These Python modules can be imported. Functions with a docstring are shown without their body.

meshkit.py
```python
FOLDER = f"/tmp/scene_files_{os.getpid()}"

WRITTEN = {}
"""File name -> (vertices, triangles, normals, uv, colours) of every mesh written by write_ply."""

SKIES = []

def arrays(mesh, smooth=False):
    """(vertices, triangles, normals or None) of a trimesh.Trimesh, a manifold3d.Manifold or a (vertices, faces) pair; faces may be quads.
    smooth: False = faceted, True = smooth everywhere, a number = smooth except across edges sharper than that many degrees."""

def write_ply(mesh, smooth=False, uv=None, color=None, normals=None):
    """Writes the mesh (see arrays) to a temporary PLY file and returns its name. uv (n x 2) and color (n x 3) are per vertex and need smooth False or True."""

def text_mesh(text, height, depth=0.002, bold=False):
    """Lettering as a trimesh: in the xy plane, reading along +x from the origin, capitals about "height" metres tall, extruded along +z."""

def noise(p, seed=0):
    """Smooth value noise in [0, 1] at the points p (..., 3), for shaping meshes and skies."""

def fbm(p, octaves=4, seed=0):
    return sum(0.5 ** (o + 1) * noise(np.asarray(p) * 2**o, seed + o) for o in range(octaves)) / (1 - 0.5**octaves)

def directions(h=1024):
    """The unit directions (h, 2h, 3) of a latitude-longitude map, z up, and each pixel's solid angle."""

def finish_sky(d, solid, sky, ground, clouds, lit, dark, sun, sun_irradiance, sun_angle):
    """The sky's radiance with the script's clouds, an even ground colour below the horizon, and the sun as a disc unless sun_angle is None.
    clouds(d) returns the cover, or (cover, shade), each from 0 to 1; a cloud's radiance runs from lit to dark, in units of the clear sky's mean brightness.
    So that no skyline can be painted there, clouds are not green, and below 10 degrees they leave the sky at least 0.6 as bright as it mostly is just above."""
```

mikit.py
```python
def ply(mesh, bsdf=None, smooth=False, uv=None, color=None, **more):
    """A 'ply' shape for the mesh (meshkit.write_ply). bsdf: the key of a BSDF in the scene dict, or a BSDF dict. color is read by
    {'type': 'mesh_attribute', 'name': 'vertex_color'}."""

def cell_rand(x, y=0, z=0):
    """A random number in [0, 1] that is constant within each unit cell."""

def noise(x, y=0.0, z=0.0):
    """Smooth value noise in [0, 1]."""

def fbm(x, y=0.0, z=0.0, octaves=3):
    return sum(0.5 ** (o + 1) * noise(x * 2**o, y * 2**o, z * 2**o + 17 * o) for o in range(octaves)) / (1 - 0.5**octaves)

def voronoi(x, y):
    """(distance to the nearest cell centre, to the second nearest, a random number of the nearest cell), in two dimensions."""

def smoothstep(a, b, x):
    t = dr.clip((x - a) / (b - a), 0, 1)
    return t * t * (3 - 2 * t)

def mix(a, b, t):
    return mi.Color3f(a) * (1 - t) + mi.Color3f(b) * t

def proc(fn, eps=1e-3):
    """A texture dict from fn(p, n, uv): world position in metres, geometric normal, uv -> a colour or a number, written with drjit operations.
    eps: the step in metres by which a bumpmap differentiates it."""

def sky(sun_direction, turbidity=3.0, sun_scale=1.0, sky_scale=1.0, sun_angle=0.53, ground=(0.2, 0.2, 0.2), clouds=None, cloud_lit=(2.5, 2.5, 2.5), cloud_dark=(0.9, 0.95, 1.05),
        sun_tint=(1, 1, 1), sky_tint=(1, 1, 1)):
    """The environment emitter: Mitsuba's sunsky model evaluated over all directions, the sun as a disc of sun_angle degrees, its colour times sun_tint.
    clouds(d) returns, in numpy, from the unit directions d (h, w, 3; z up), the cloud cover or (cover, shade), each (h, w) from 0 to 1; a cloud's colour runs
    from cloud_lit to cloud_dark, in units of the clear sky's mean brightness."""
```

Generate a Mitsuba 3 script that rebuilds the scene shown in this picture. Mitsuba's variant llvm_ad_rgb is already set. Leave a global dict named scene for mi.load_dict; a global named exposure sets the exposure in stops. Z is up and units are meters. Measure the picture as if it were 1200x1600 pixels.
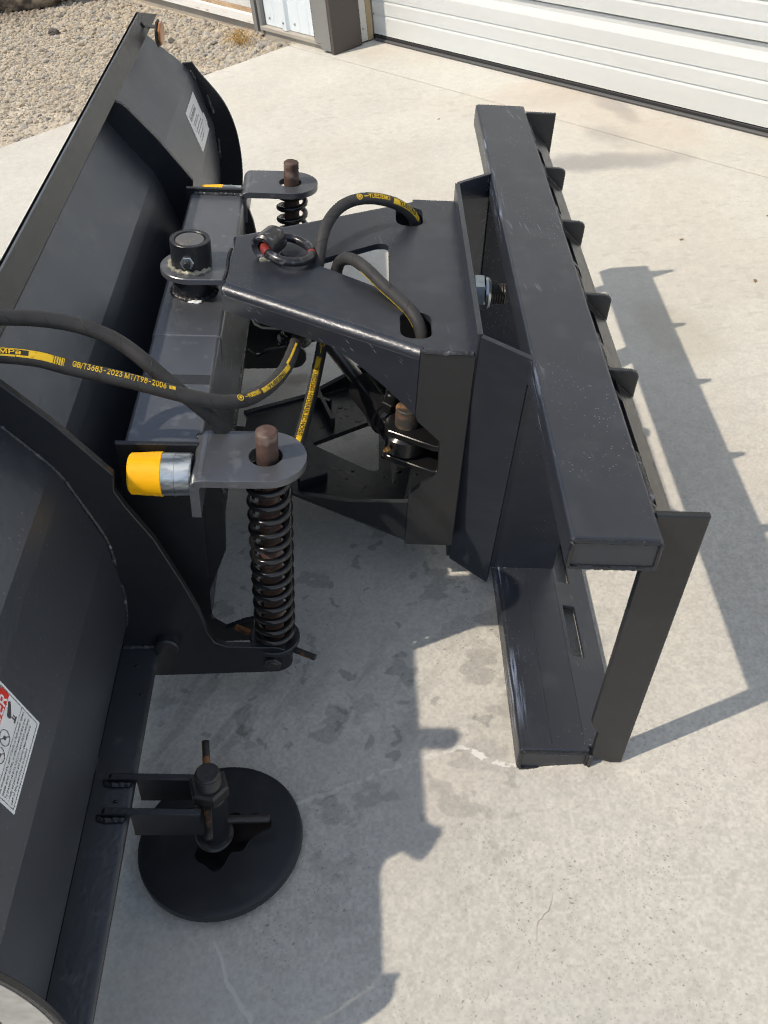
import math
import numpy as np
import trimesh
import manifold3d as m3
import mapbox_earcut as earcut
import drjit as dr
import mitsuba as mi
import mikit
import meshkit
from mikit import ply, proc, noise, fbm, voronoi, cell_rand, smoothstep, mix
from scipy.interpolate import CubicSpline

T = mi.ScalarTransform4f
scene, labels = {}, {}
rng = np.random.default_rng(7)

# ---------------------------------------------------------------- camera, sky, exposure
CAM = np.array([-0.20708, -0.71793, 1.09731])
FWD = np.array([-0.056907, 0.746504, -0.662943])
UPV = np.array([0.074785, 0.665340, 0.742785])
scene['camera'] = {'type': 'perspective', 'fov': 2 * math.degrees(math.atan(600 / 1522.9)), 'fov_axis': 'x', 'near_clip': 0.01, 'far_clip': 200.0,
                   'to_world': T().look_at(origin=CAM.tolist(), target=(CAM + FWD).tolist(), up=UPV.tolist())}
SUN_AZ, SUN_COT = math.radians(24.99), 0.7613          # direction shadows fall towards, shadow length per metre of height
SUN = np.array([-math.cos(SUN_AZ) * SUN_COT, -math.sin(SUN_AZ) * SUN_COT, 1.0])


def thin_cloud(d):
    c = meshkit.fbm(d * np.array([3.0, 3.0, 6.0]) + 4.0, 5, 2)
    return np.clip((c - 0.40) * 2.6, 0, 0.85), np.clip((c - 0.55) * 1.5, 0, 0.3)


# a bright day with thin white cloud: the shade is open and soft
scene['sky'] = mikit.sky(SUN.tolist(), turbidity=3.0, sky_scale=1.95, sun_angle=0.6, sun_tint=(0.93, 0.985, 1.06), sky_tint=(1.10, 1.0, 0.90), clouds=thin_cloud, cloud_lit=(2.3, 2.25, 2.2), cloud_dark=(1.1, 1.1, 1.15))
exposure = 1.38

# ---------------------------------------------------------------- frames
TAU = math.radians(8.0645); CT, ST = math.cos(TAU), math.sin(TAU)
PHI = math.radians(1.559); CP, SP = math.cos(PHI), math.sin(PHI)
PIV = (-0.6418, 0.5569)
WO = np.array([0.5363, 2.1875]); WD = np.array([0.656918, -0.753962]); WN = np.array([-0.753962, -0.656918])


def to_ground(v, frame):
    """L: the plow's own upright frame (it stands tipped by 8 degrees); B: the blade, swung a little about the pivot; W: along the wall, out of it, up; G: the ground."""
    v = np.asarray(v, float)
    if frame == 'G':
        return v
    if frame == 'W':
        q = WO + v[..., :1] * WD + v[..., 1:2] * WN
        return np.concatenate([q, v[..., 2:3]], -1)
    if frame == 'B':
        dx, dy = v[..., 0] - PIV[0], v[..., 1] - PIV[1]
        v = np.stack([PIV[0] + dx * CP - dy * SP, PIV[1] + dx * SP + dy * CP, v[..., 2]], -1)
    return np.stack([v[..., 0] * CT + v[..., 2] * ST, v[..., 1], -v[..., 0] * ST + v[..., 2] * CT], -1)


def key_for(base):
    if base not in scene and base not in labels:
        return base
    n = 1
    while f'{base}_{n:03d}' in scene or f'{base}_{n:03d}' in labels:
        n += 1
    return f'{base}_{n:03d}'


def add(base, mesh, mat, frame='L', smooth=30, label=None, category=None, group=None, kind=None, uv=None):
    key = key_for(base)
    v, f = np.asarray(mesh.vertices), np.asarray(mesh.faces)
    m = trimesh.Trimesh(to_ground(v, frame), f, process=False)
    if frame == 'W':
        m.invert() if np.linalg.det(np.array([[WD[0], WD[1], 0], [WN[0], WN[1], 0], [0, 0, 1]])) < 0 else None
    scene[key] = ply(m, mat, smooth=smooth)
    tag(key, label, category, group, kind)
    return key


def tag(key, label=None, category=None, group=None, kind=None):
    d = {k: x for k, x in dict(label=label, category=category, group=group, kind=kind).items() if x}
    if d:
        labels[key] = d


def thing(base, label, category, group=None):
    key = key_for(base)
    tag(key, label, category, group)
    return key


cat = trimesh.util.concatenate


# ---------------------------------------------------------------- mesh helpers
def ring_area(p):
    x, y = p[:, 0], p[:, 1]
    return 0.5 * np.sum(x * np.roll(y, -1) - y * np.roll(x, -1))


def inset(p, c):
    """Each ring moved by c to its left (inwards when the ring runs counterclockwise)."""
    e = np.roll(p, -1, 0) - p
    e /= np.linalg.norm(e, axis=1, keepdims=True) + 1e-12
    n = np.stack([-e[:, 1], e[:, 0]], 1)
    a, b = np.roll(n, 1, 0), n
    k = (a + b) / np.maximum(1 + (a * b).sum(1, keepdims=True), 0.35)
    return p + c * k


def prism(outer, t, holes=(), c=0.0012):
    """A plate: the outline in (u, v), thickness 0..t along w, its edges chamfered by c."""
    rings = []
    o = np.asarray(outer, float)
    rings.append(o if ring_area(o) > 0 else o[::-1])
    for h in holes:
        h = np.asarray(h, float)
        rings.append(h if ring_area(h) < 0 else h[::-1])
    ins = [inset(r, c) for r in rings]
    flat = np.vstack(ins)
    tri = earcut.triangulate_float64(flat, np.cumsum([len(r) for r in ins]).astype(np.uint32)).reshape(-1, 3).astype(int)
    p = flat[tri]
    ar = np.cross(p[:, 1] - p[:, 0], p[:, 2] - p[:, 0])
    tri[ar < 0] = tri[ar < 0][:, ::-1]
    N = len(flat)
    full = np.vstack(rings)
    layers = [np.c_[flat, np.zeros(N)], np.c_[full, np.full(N, c)], np.c_[full, np.full(N, t - c)], np.c_[flat, np.full(N, t)]]
    faces = [tri[:, ::-1], tri + 3 * N]
    at = 0
    for r in rings:
        i = np.arange(len(r)); j = (i + 1) % len(r)
        for L in range(3):
            a, b, c2, d = i + at + L * N, j + at + L * N, j + at + (L + 1) * N, i + at + (L + 1) * N
            faces += [np.c_[a, b, c2], np.c_[a, c2, d]]
        at += len(r)
    return trimesh.Trimesh(np.vstack(layers), np.vstack(faces), process=False)


def place(m, o, u, v, w):
    """(u, v, w) axes of a mesh laid into space."""
    M = np.array([u, v, w], float)
    x = np.asarray(m.vertices) @ M + np.asarray(o, float)
    f = np.asarray(m.faces)
    if np.linalg.det(M) < 0:
        f = f[:, ::-1]
    return trimesh.Trimesh(x, f, process=False)


def plate_y(poly, y0, t, holes=(), c=0.0012):      # outline in (x, z), thickness along +y from y0
    return place(prism(poly, t, holes, c), (0, y0, 0), (1, 0, 0), (0, 0, 1), (0, 1, 0))


def plate_z(poly, z0, t, holes=(), c=0.0012):
    return place(prism(poly, t, holes, c), (0, 0, z0), (1, 0, 0), (0, 1, 0), (0, 0, 1))


def plate_x(poly, x0, t, holes=(), c=0.0012):      # outline in (y, z)
    return place(prism(poly, t, holes, c), (x0, 0, 0), (0, 1, 0), (0, 0, 1), (1, 0, 0))


def box(x0, x1, y0, y1, z0, z1, c=0.0015):
    return plate_z([(x0, y0), (x1, y0), (x1, y1), (x0, y1)], z0, z1 - z0, c=c)


def rbox_x(y0, y1, z0, z1, x0, x1, r, seg=4):
    """A bar along x with rounded long edges."""
    return plate_x(rrect(y0, y1, z0, z1, r, seg), x0, x1 - x0)


def rbar_y(x0, x1, z0, z1, y0, y1, r, seg=4, c=0.002):
    return plate_y(rrect(x0, x1, z0, z1, r, seg), y0, y1 - y0, c=c)


def rrect(a0, a1, b0, b1, r, seg=4):
    out = []
    for cx, cy, s in ((a1 - r, b1 - r, 0), (a0 + r, b1 - r, 90), (a0 + r, b0 + r, 180), (a1 - r, b0 + r, 270)):
        for k in range(seg + 1):
            t = math.radians(s + 90 * k / seg)
            out.append((cx + r * math.cos(t), cy + r * math.sin(t)))
    return out


def arc(cx, cy, r, a0, a1, n=10):
    return [(cx + r * math.cos(math.radians(a)), cy + r * math.sin(math.radians(a))) for a in np.linspace(a0, a1, n)]


def rounded(poly, r, n=5):
    """Corners of a polygon rounded by r."""
    p = np.asarray(poly, float)
    out = []
    for i in range(len(p)):
        a, b, c = p[i - 1], p[i], p[(i + 1) % len(p)]
        u, v = a - b, c - b
        rr = min(r, 0.45 * np.linalg.norm(u), 0.45 * np.linalg.norm(v))
        s, e = b + u / np.linalg.norm(u) * rr, b + v / np.linalg.norm(v) * rr
        for t in np.linspace(0, 1, n):
            out.append((1 - t) ** 2 * s + 2 * t * (1 - t) * b + t * t * e)
    return np.array(out)


def lathe(prof, o, axis=(0, 0, 1), n=40):
    """(r, h) pairs turned about an axis through o."""
    prof = np.asarray(prof, float)
    a = np.linspace(0, 2 * math.pi, n, endpoint=False)
    ax = np.asarray(axis, float); ax /= np.linalg.norm(ax)
    h = np.array([1.0, 0, 0]) if abs(ax[0]) < 0.9 else np.array([0, 1.0, 0])
    u = np.cross(ax, h); u /= np.linalg.norm(u); w = np.cross(ax, u)
    rad = np.cos(a)[:, None] * u + np.sin(a)[:, None] * w
    V = np.vstack([np.asarray(o) + r * rad + hh * ax for r, hh in prof])
    F = []
    i = np.arange(n); j = (i + 1) % n
    for k in range(len(prof) - 1):
        F += [np.c_[i + k * n, j + k * n, j + (k + 1) * n], np.c_[i + k * n, j + (k + 1) * n, i + (k + 1) * n]]
    return trimesh.Trimesh(V, np.vstack(F), process=False)


def pin(o, axis, r, L, c=0.0015, n=36):
    return lathe([(0, 0), (r - c, 0), (r, c), (r, L - c), (r - c, L), (0, L)], o, axis, n)


def hexnut(o, axis, r, h, c=0.0015, turn=0.0):
    poly = [(r * math.cos(math.radians(60 * k + turn)), r * math.sin(math.radians(60 * k + turn))) for k in range(6)]
    ax = np.asarray(axis, float); ax /= np.linalg.norm(ax)
    hh = np.array([0, 0, 1.0]) if abs(ax[2]) < 0.9 else np.array([1.0, 0, 0])
    u = np.cross(hh, ax); u /= np.linalg.norm(u); w = np.cross(ax, u)
    return place(prism(poly, h, c=c), o, u, w, ax)


def thread(o, axis, r, L, pitch=0.0022, n=24):
    k = max(3, int(L / pitch))
    prof = [(0, 0)]
    for i in range(k):
        prof += [(r * 0.93, i * pitch), (r, (i + 0.5) * pitch)]
    prof += [(r * 0.9, k * pitch), (0, k * pitch)]
    return lathe(prof, o, axis, n)


def frames(P, ref=(0, -0.75, 0.66)):
    t = np.gradient(P, axis=0); t /= np.linalg.norm(t, axis=1, keepdims=True)
    u = np.asarray(ref, float); out = []
    for k in range(len(P)):
        u = u - (u @ t[k]) * t[k]; u /= np.linalg.norm(u); out.append(u.copy())
    u = np.array(out)
    return t, u, np.cross(t, u)


def sweep(P, r, n=16, caps=True, ref=(0, -0.75, 0.66)):
    P = np.asarray(P, float); t, u, w = frames(P, ref)
    r = np.broadcast_to(np.asarray(r, float), (len(P),) if np.ndim(r) < 2 else (len(P), n))
    a = np.linspace(0, 2 * math.pi, n, endpoint=False)
    dirs = np.cos(a)[None, :, None] * u[:, None] + np.sin(a)[None, :, None] * w[:, None]
    rr = r[:, None] if r.ndim == 1 else r
    V = (P[:, None] + dirs * rr[..., None]).reshape(-1, 3)
    i = np.arange(n); j = (i + 1) % n; F = []
    for k in range(len(P) - 1):
        F += [np.c_[i + k * n, j + k * n, j + (k + 1) * n], np.c_[i + k * n, j + (k + 1) * n, i + (k + 1) * n]]
    if caps:
        V = np.vstack([V, P[0], P[-1]]); e = len(P) * n
        F += [np.c_[j, i, np.full(n, e)], np.c_[i + (len(P) - 1) * n, j + (len(P) - 1) * n, np.full(n, e + 1)]]
    return trimesh.Trimesh(V, np.vstack(F), process=False)


def spline(pts, step=0.004):
    p = np.asarray(pts, float)
    s = np.r_[0, np.cumsum(np.linalg.norm(np.diff(p, axis=0), axis=1) ** 0.5)]
    cs = CubicSpline(s, p)
    q = cs(np.linspace(0, s[-1], 600))
    d = np.r_[0, np.cumsum(np.linalg.norm(np.diff(q, axis=0), axis=1))]
    k = max(8, int(d[-1] / step))
    x = np.linspace(0, d[-1], k)
    return np.stack([np.interp(x, d, q[:, i]) for i in range(3)], 1), x


def weld(pts, r=0.004, seed=0, step=0.0018):
    """An uneven bead of weld along a line."""
    P, s = spline(pts, step) if len(pts) > 2 else (np.linspace(pts[0], pts[1], max(4, int(np.linalg.norm(np.subtract(pts[1], pts[0])) / step))), None)
    g = np.random.default_rng(seed)
    n = 8
    ph = np.arange(len(P)) * step
    rr = r * (0.85 + 0.22 * np.abs(np.sin(ph / 0.0042 * math.pi / 2))[:, None] + 0.3 * (g.random((len(P), n)) - 0.5))
    rr[0] *= 0.3; rr[-1] *= 0.3
    return sweep(P, rr, n)


def hull(pts):
    return trimesh.convex.convex_hull(np.asarray(pts, float))



# ---------------------------------------------------------------- materials
def bsdf(key, **kw):
    bump = kw.pop('bump', None)
    b = {'type': 'principled'}
    for k, v in kw.items():
        b[k] = {'type': 'rgb', 'value': list(v)} if isinstance(v, (tuple, list)) else v
    if bump is not None:
        b = {'type': 'bumpmap', 'tex': bump[0], 'scale': bump[1], 'nested': b}
    scene[key] = {'type': 'twosided', 'nested': b}


def paint_col(p, n, uv):
    g = fbm(p.x * 9, p.y * 9, p.z * 9, 3)
    dust = smoothstep(0.50, 0.78, fbm(p.x * 26 + 5, p.y * 26, p.z * 26, 4)) * smoothstep(0.2, 0.9, n.z)
    c = mix((0.0118, 0.0132, 0.0160), (0.0148, 0.0164, 0.0195), g)
    return mix(c, (0.085, 0.083, 0.078), dust * 0.07)


def paint_rough(p, n, uv):
    g = fbm(p.x * 14, p.y * 14, p.z * 14, 3)
    s = fbm(p.x * 70, p.y * 70, p.z * 70, 2)
    return 0.34 + 0.05 * (g - 0.5) + 0.10 * (s - 0.5)


def orange_peel(p, n, uv):
    return fbm(p.x * 240, p.y * 240, p.z * 240, 2) * 0.00034 + fbm(p.x * 12, p.y * 12, p.z * 12, 2) * 0.0006


def dusty_col(p, n, uv):
    c = paint_col(p, n, uv)
    v1, v2, r = voronoi(p.x * 260 + p.z * 210, p.y * 260 - p.z * 190)
    spots = smoothstep(0.17, 0.07, v1) * smoothstep(0.86, 0.90, r) * smoothstep(0.48, 0.66, fbm(p.x * 8 + 3, p.y * 8, p.z * 8, 3))
    film = smoothstep(0.45, 0.8, fbm(p.x * 18, p.y * 18, p.z * 40, 4))
    streak = smoothstep(0.66, 0.84, fbm(p.x * 22 + 40, p.y * 22, p.z * 22, 4))
    scratch = smoothstep(0.68, 0.76, fbm(p.x * 330 + p.y * 60, p.y * 22, p.z * 330, 3)) * smoothstep(0.58, 0.72, fbm(p.x * 11, p.y * 11, p.z * 11 + 7, 3))
    c = mix(c, (0.10, 0.105, 0.115), scratch * 0.4)
    c = mix(c, (0.05, 0.06, 0.085), film * 0.05)
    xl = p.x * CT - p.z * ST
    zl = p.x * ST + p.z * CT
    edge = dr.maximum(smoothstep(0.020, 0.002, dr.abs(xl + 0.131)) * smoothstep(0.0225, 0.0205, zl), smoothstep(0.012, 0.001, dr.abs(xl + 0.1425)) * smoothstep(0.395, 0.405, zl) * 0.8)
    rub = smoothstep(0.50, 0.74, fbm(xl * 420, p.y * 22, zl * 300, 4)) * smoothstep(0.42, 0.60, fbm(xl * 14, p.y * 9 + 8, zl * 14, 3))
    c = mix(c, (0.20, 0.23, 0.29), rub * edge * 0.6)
    return mix(c, (0.30, 0.31, 0.32), spots * 0.45)


def blade_col(p, n, uv):
    c = paint_col(p, n, uv) * mi.Color3f(7.0, 7.1, 7.3)
    v1, v2, r = voronoi(p.y * 120, p.z * 120 + p.x * 40)
    sp = smoothstep(0.16, 0.06, v1) * smoothstep(0.84, 0.86, r) * smoothstep(0.42, 0.62, fbm(p.y * 7, p.z * 7, 3.0, 3))
    return mix(c, (0.22, 0.22, 0.21), sp * 0.6)


bsdf('black_paint', base_color=proc(paint_col), roughness=proc(paint_rough), metallic=0.0, specular=0.5, bump=(proc(orange_peel, 0.0006), 1.0))
bsdf('dusty_paint', base_color=proc(lambda p, n, uv: dusty_col(p, n, uv) * mi.Color3f(2.15, 2.25, 2.5)), roughness=proc(lambda p, n, uv: paint_rough(p, n, uv) + 0.03), metallic=0.35, specular=0.8, bump=(proc(orange_peel, 0.0006), 1.0))
def satin_col(p, n, uv):
    g = fbm(p.x * 9, p.y * 9, p.z * 9, 3)
    f = fbm(p.x * 60, p.y * 60, p.z * 60, 4)
    c = mix((0.115, 0.124, 0.142), (0.150, 0.160, 0.180), g)
    return mix(c, (0.26, 0.27, 0.29), smoothstep(0.60, 0.80, f) * 0.5)


bsdf('satin_dark', base_color=proc(lambda p, n, uv: satin_col(p, n, uv) * 0.52), roughness=proc(paint_rough), metallic=0.62, specular=0.9, bump=(proc(orange_peel, 0.0006), 1.0))
bsdf('satin_paint', base_color=proc(satin_col), roughness=proc(paint_rough), metallic=0.62, specular=0.9, bump=(proc(orange_peel, 0.0006), 1.0))
bsdf('blade_paint', base_color=proc(blade_col), roughness=proc(lambda p, n, uv: 0.40 + 0.10 * (fbm(p.x * 10, p.y * 10, p.z * 10, 3) - 0.5)), metallic=0.80, specular=0.9, bump=(proc(orange_peel, 0.0006), 1.0))
bsdf('disc_paint', base_color=proc(lambda p, n, uv: paint_col(p, n, uv) * 1.25), roughness=0.40, specular=0.5)
bsdf('patch_gloss', base_color=(0.003, 0.003, 0.0035), roughness=0.18, specular=0.35)
bsdf('gloss_paint', base_color=(0.010, 0.010, 0.011), roughness=0.22, specular=0.5)
bsdf('weld_paint', base_color=proc(lambda p, n, uv: mix((0.024, 0.025, 0.029), (0.16, 0.17, 0.20), smoothstep(0.62, 0.82, fbm(p.x * 90, p.y * 90, p.z * 90, 3)))), roughness=0.42, specular=0.6,
     bump=(proc(lambda p, n, uv: noise(p.x * 420, p.y * 420, p.z * 420) * 0.0006, 0.0006), 1.0))


def rust_col(p, n, uv):
    g = fbm(p.x * 110, p.y * 110, p.z * 110, 4)
    h = fbm(p.x * 45 + 9, p.y * 45, p.z * 45, 3)
    c = mix((0.050, 0.029, 0.024), (0.105, 0.062, 0.048), g)
    c = mix(c, (0.30, 0.24, 0.21), smoothstep(0.62, 0.8, h) * 0.5)
    return mix(c, (0.025, 0.022, 0.022), smoothstep(0.48, 0.30, h) * 0.7)


bsdf('rusty_steel', base_color=proc(rust_col), roughness=0.62, specular=0.4, bump=(proc(lambda p, n, uv: fbm(p.x * 300, p.y * 300, p.z * 300, 2) * 0.0006, 0.0006), 1.0))
bsdf('rusty_pin', base_color=proc(lambda p, n, uv: mix((0.045, 0.040, 0.036), (0.27, 0.15, 0.075), smoothstep(0.42, 0.66, fbm(p.x * 90, p.y * 90, p.z * 90, 4)) * (0.35 + 0.65 * smoothstep(0.2, 0.8, n.z)))), roughness=0.6, specular=0.4)
bsdf('rusted_black', base_color=proc(lambda p, n, uv: mix((0.016, 0.016, 0.017), (0.20, 0.085, 0.025), smoothstep(0.52, 0.64, fbm(p.x * 50, p.y * 50, p.z * 50, 4)))), roughness=0.5, specular=0.4)
bsdf('bolt_black', base_color=(0.022, 0.021, 0.021), roughness=0.45, specular=0.5, bump=(proc(lambda p, n, uv: noise(p.x * 300, p.y * 300, p.z * 300) * 0.0004, 0.0006), 1.0))
bsdf('spring_gloss', base_color=(0.009, 0.009, 0.010), roughness=0.16, specular=0.6)
bsdf('zinc', base_color=proc(lambda p, n, uv: mix((0.50, 0.56, 0.60), (0.30, 0.34, 0.38), fbm(p.x * 120, p.y * 120, p.z * 120, 3))), metallic=0.9, roughness=0.28)
bsdf('zinc_tube', base_color=proc(lambda p, n, uv: mix((0.62, 0.66, 0.68), (0.26, 0.30, 0.33), smoothstep(0.35, 0.7, fbm(p.x * 40, p.y * 150, p.z * 150, 3)))), metallic=0.85, roughness=0.33)
bsdf('cap_yellow', base_color=(0.92, 0.46, 0.004), roughness=0.35, specular=0.4)
bsdf('amber', base_color=(0.36, 0.15, 0.05), roughness=0.25, specular=0.5, clearcoat=0.5)
bsdf('print_yellow', base_color=proc(lambda p, n, uv: mix((0.66, 0.43, 0.015), (0.42, 0.28, 0.02), smoothstep(0.55, 0.75, fbm(p.x * 130, p.y * 130, p.z * 130, 3)))), roughness=0.55)
bsdf('print_black', base_color=(0.02, 0.019, 0.015), roughness=0.55)
bsdf('rubber_hose', base_color=proc(lambda p, n, uv: mix((0.022, 0.022, 0.024), (0.050, 0.049, 0.049), fbm(p.x * 60, p.y * 60, p.z * 60, 4))), roughness=0.62, specular=0.35,
     bump=(proc(lambda p, n, uv: fbm(p.x * 700, p.y * 700, p.z * 700, 2) * 0.0004, 0.0004), 1.0))
bsdf('ring_red', base_color=(0.20, 0.028, 0.026), roughness=0.4)
bsdf('ring_steel', base_color=proc(lambda p, n, uv: mix((0.017, 0.017, 0.02), (0.16, 0.16, 0.19), smoothstep(0.56, 0.8, fbm(p.x * 120, p.y * 120, p.z * 120, 3)))), roughness=0.28, specular=0.6)
bsdf('brass', base_color=(0.55, 0.30, 0.10), metallic=0.8, roughness=0.3)
bsdf('white_paint_splash', base_color=(0.74, 0.75, 0.77), roughness=0.4)
bsdf('grease_seal', base_color=proc(lambda p, n, uv: mix((0.14, 0.15, 0.16), (0.40, 0.37, 0.24), fbm(p.x * 160, p.y * 160, p.z * 160, 3))), roughness=0.35, bump=(proc(lambda p, n, uv: noise(p.x * 260, p.y * 260, p.z * 260) * 0.0015, 0.0006), 1.0))
bsdf('pin_top', base_color=proc(lambda p, n, uv: mix((0.10, 0.10, 0.105), (0.24, 0.17, 0.08), smoothstep(0.55, 0.8, fbm(p.x * 140, p.y * 140, p.z * 140, 3)))), roughness=0.45)
bsdf('sticker_white', base_color=(0.70, 0.72, 0.73), roughness=0.35)
bsdf('sticker_aged', base_color=proc(lambda p, n, uv: mix((0.52, 0.54, 0.56), (0.68, 0.69, 0.70), fbm(p.x * 50, p.y * 50, p.z * 50, 3))), roughness=0.35)
bsdf('sticker_red', base_color=(0.62, 0.03, 0.02), roughness=0.35)
bsdf('sticker_ink', base_color=(0.055, 0.055, 0.06), roughness=0.4)
bsdf('sticker_grey_ink', base_color=(0.24, 0.25, 0.27), roughness=0.4)
bsdf('drop', base_color=(0.006, 0.006, 0.007), roughness=0.03, specular=0.5, clearcoat=1.0, clearcoat_gloss=0.98)


# concrete: broom-finished slab, pitted, with stains; positions are in metres on the ground
def seg_dist(p, a, b):
    dx, dy = b[0] - a[0], b[1] - a[1]
    t = dr.clip(((p.x - a[0]) * dx + (p.y - a[1]) * dy) / (dx * dx + dy * dy), 0, 1)
    return dr.sqrt(dr.square(p.x - a[0] - t * dx) + dr.square(p.y - a[1] - t * dy))


def blob(p, x, y, rx, ry, ang=0.0):
    c, s = math.cos(ang), math.sin(ang)
    u, v = (p.x - x) * c + (p.y - y) * s, -(p.x - x) * s + (p.y - y) * c
    w = (fbm(p.x * 14 + x * 7, p.y * 14, 2.0, 4) - 0.5) * 1.1
    return smoothstep(1.25, 0.35, dr.sqrt(dr.square(u / rx) + dr.square(v / ry)) + w)


class Warped:
    def __init__(self, p, amount, scale):
        self.x = p.x + (fbm(p.x * scale, p.y * scale, 21.0, 3) - 0.5) * amount
        self.y = p.y + (fbm(p.x * scale + 50, p.y * scale, 33.0, 3) - 0.5) * amount


def polyline(p, pts):
    d = seg_dist(p, pts[0], pts[1])
    for a, b in zip(pts[1:], pts[2:]):
        d = dr.minimum(d, seg_dist(p, a, b))
    return d


CHALK = [(-0.55, -0.10), (-0.4126, -0.0317), (-0.305, 0.0084), (-0.2026, 0.0376), (-0.1704, 0.0185), (-0.1382, 0.0065), (-0.05, 0.0065)]
CHALK2 = [(-0.5036, -0.205), (-0.4791, -0.2565), (-0.4499, -0.2982)]
CRACK = [(-0.0924, -0.1338), (-0.118, -0.185), (-0.1311, -0.2016), (-0.145, -0.235), (-0.1786, -0.2427), (-0.2, -0.29)]


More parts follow.
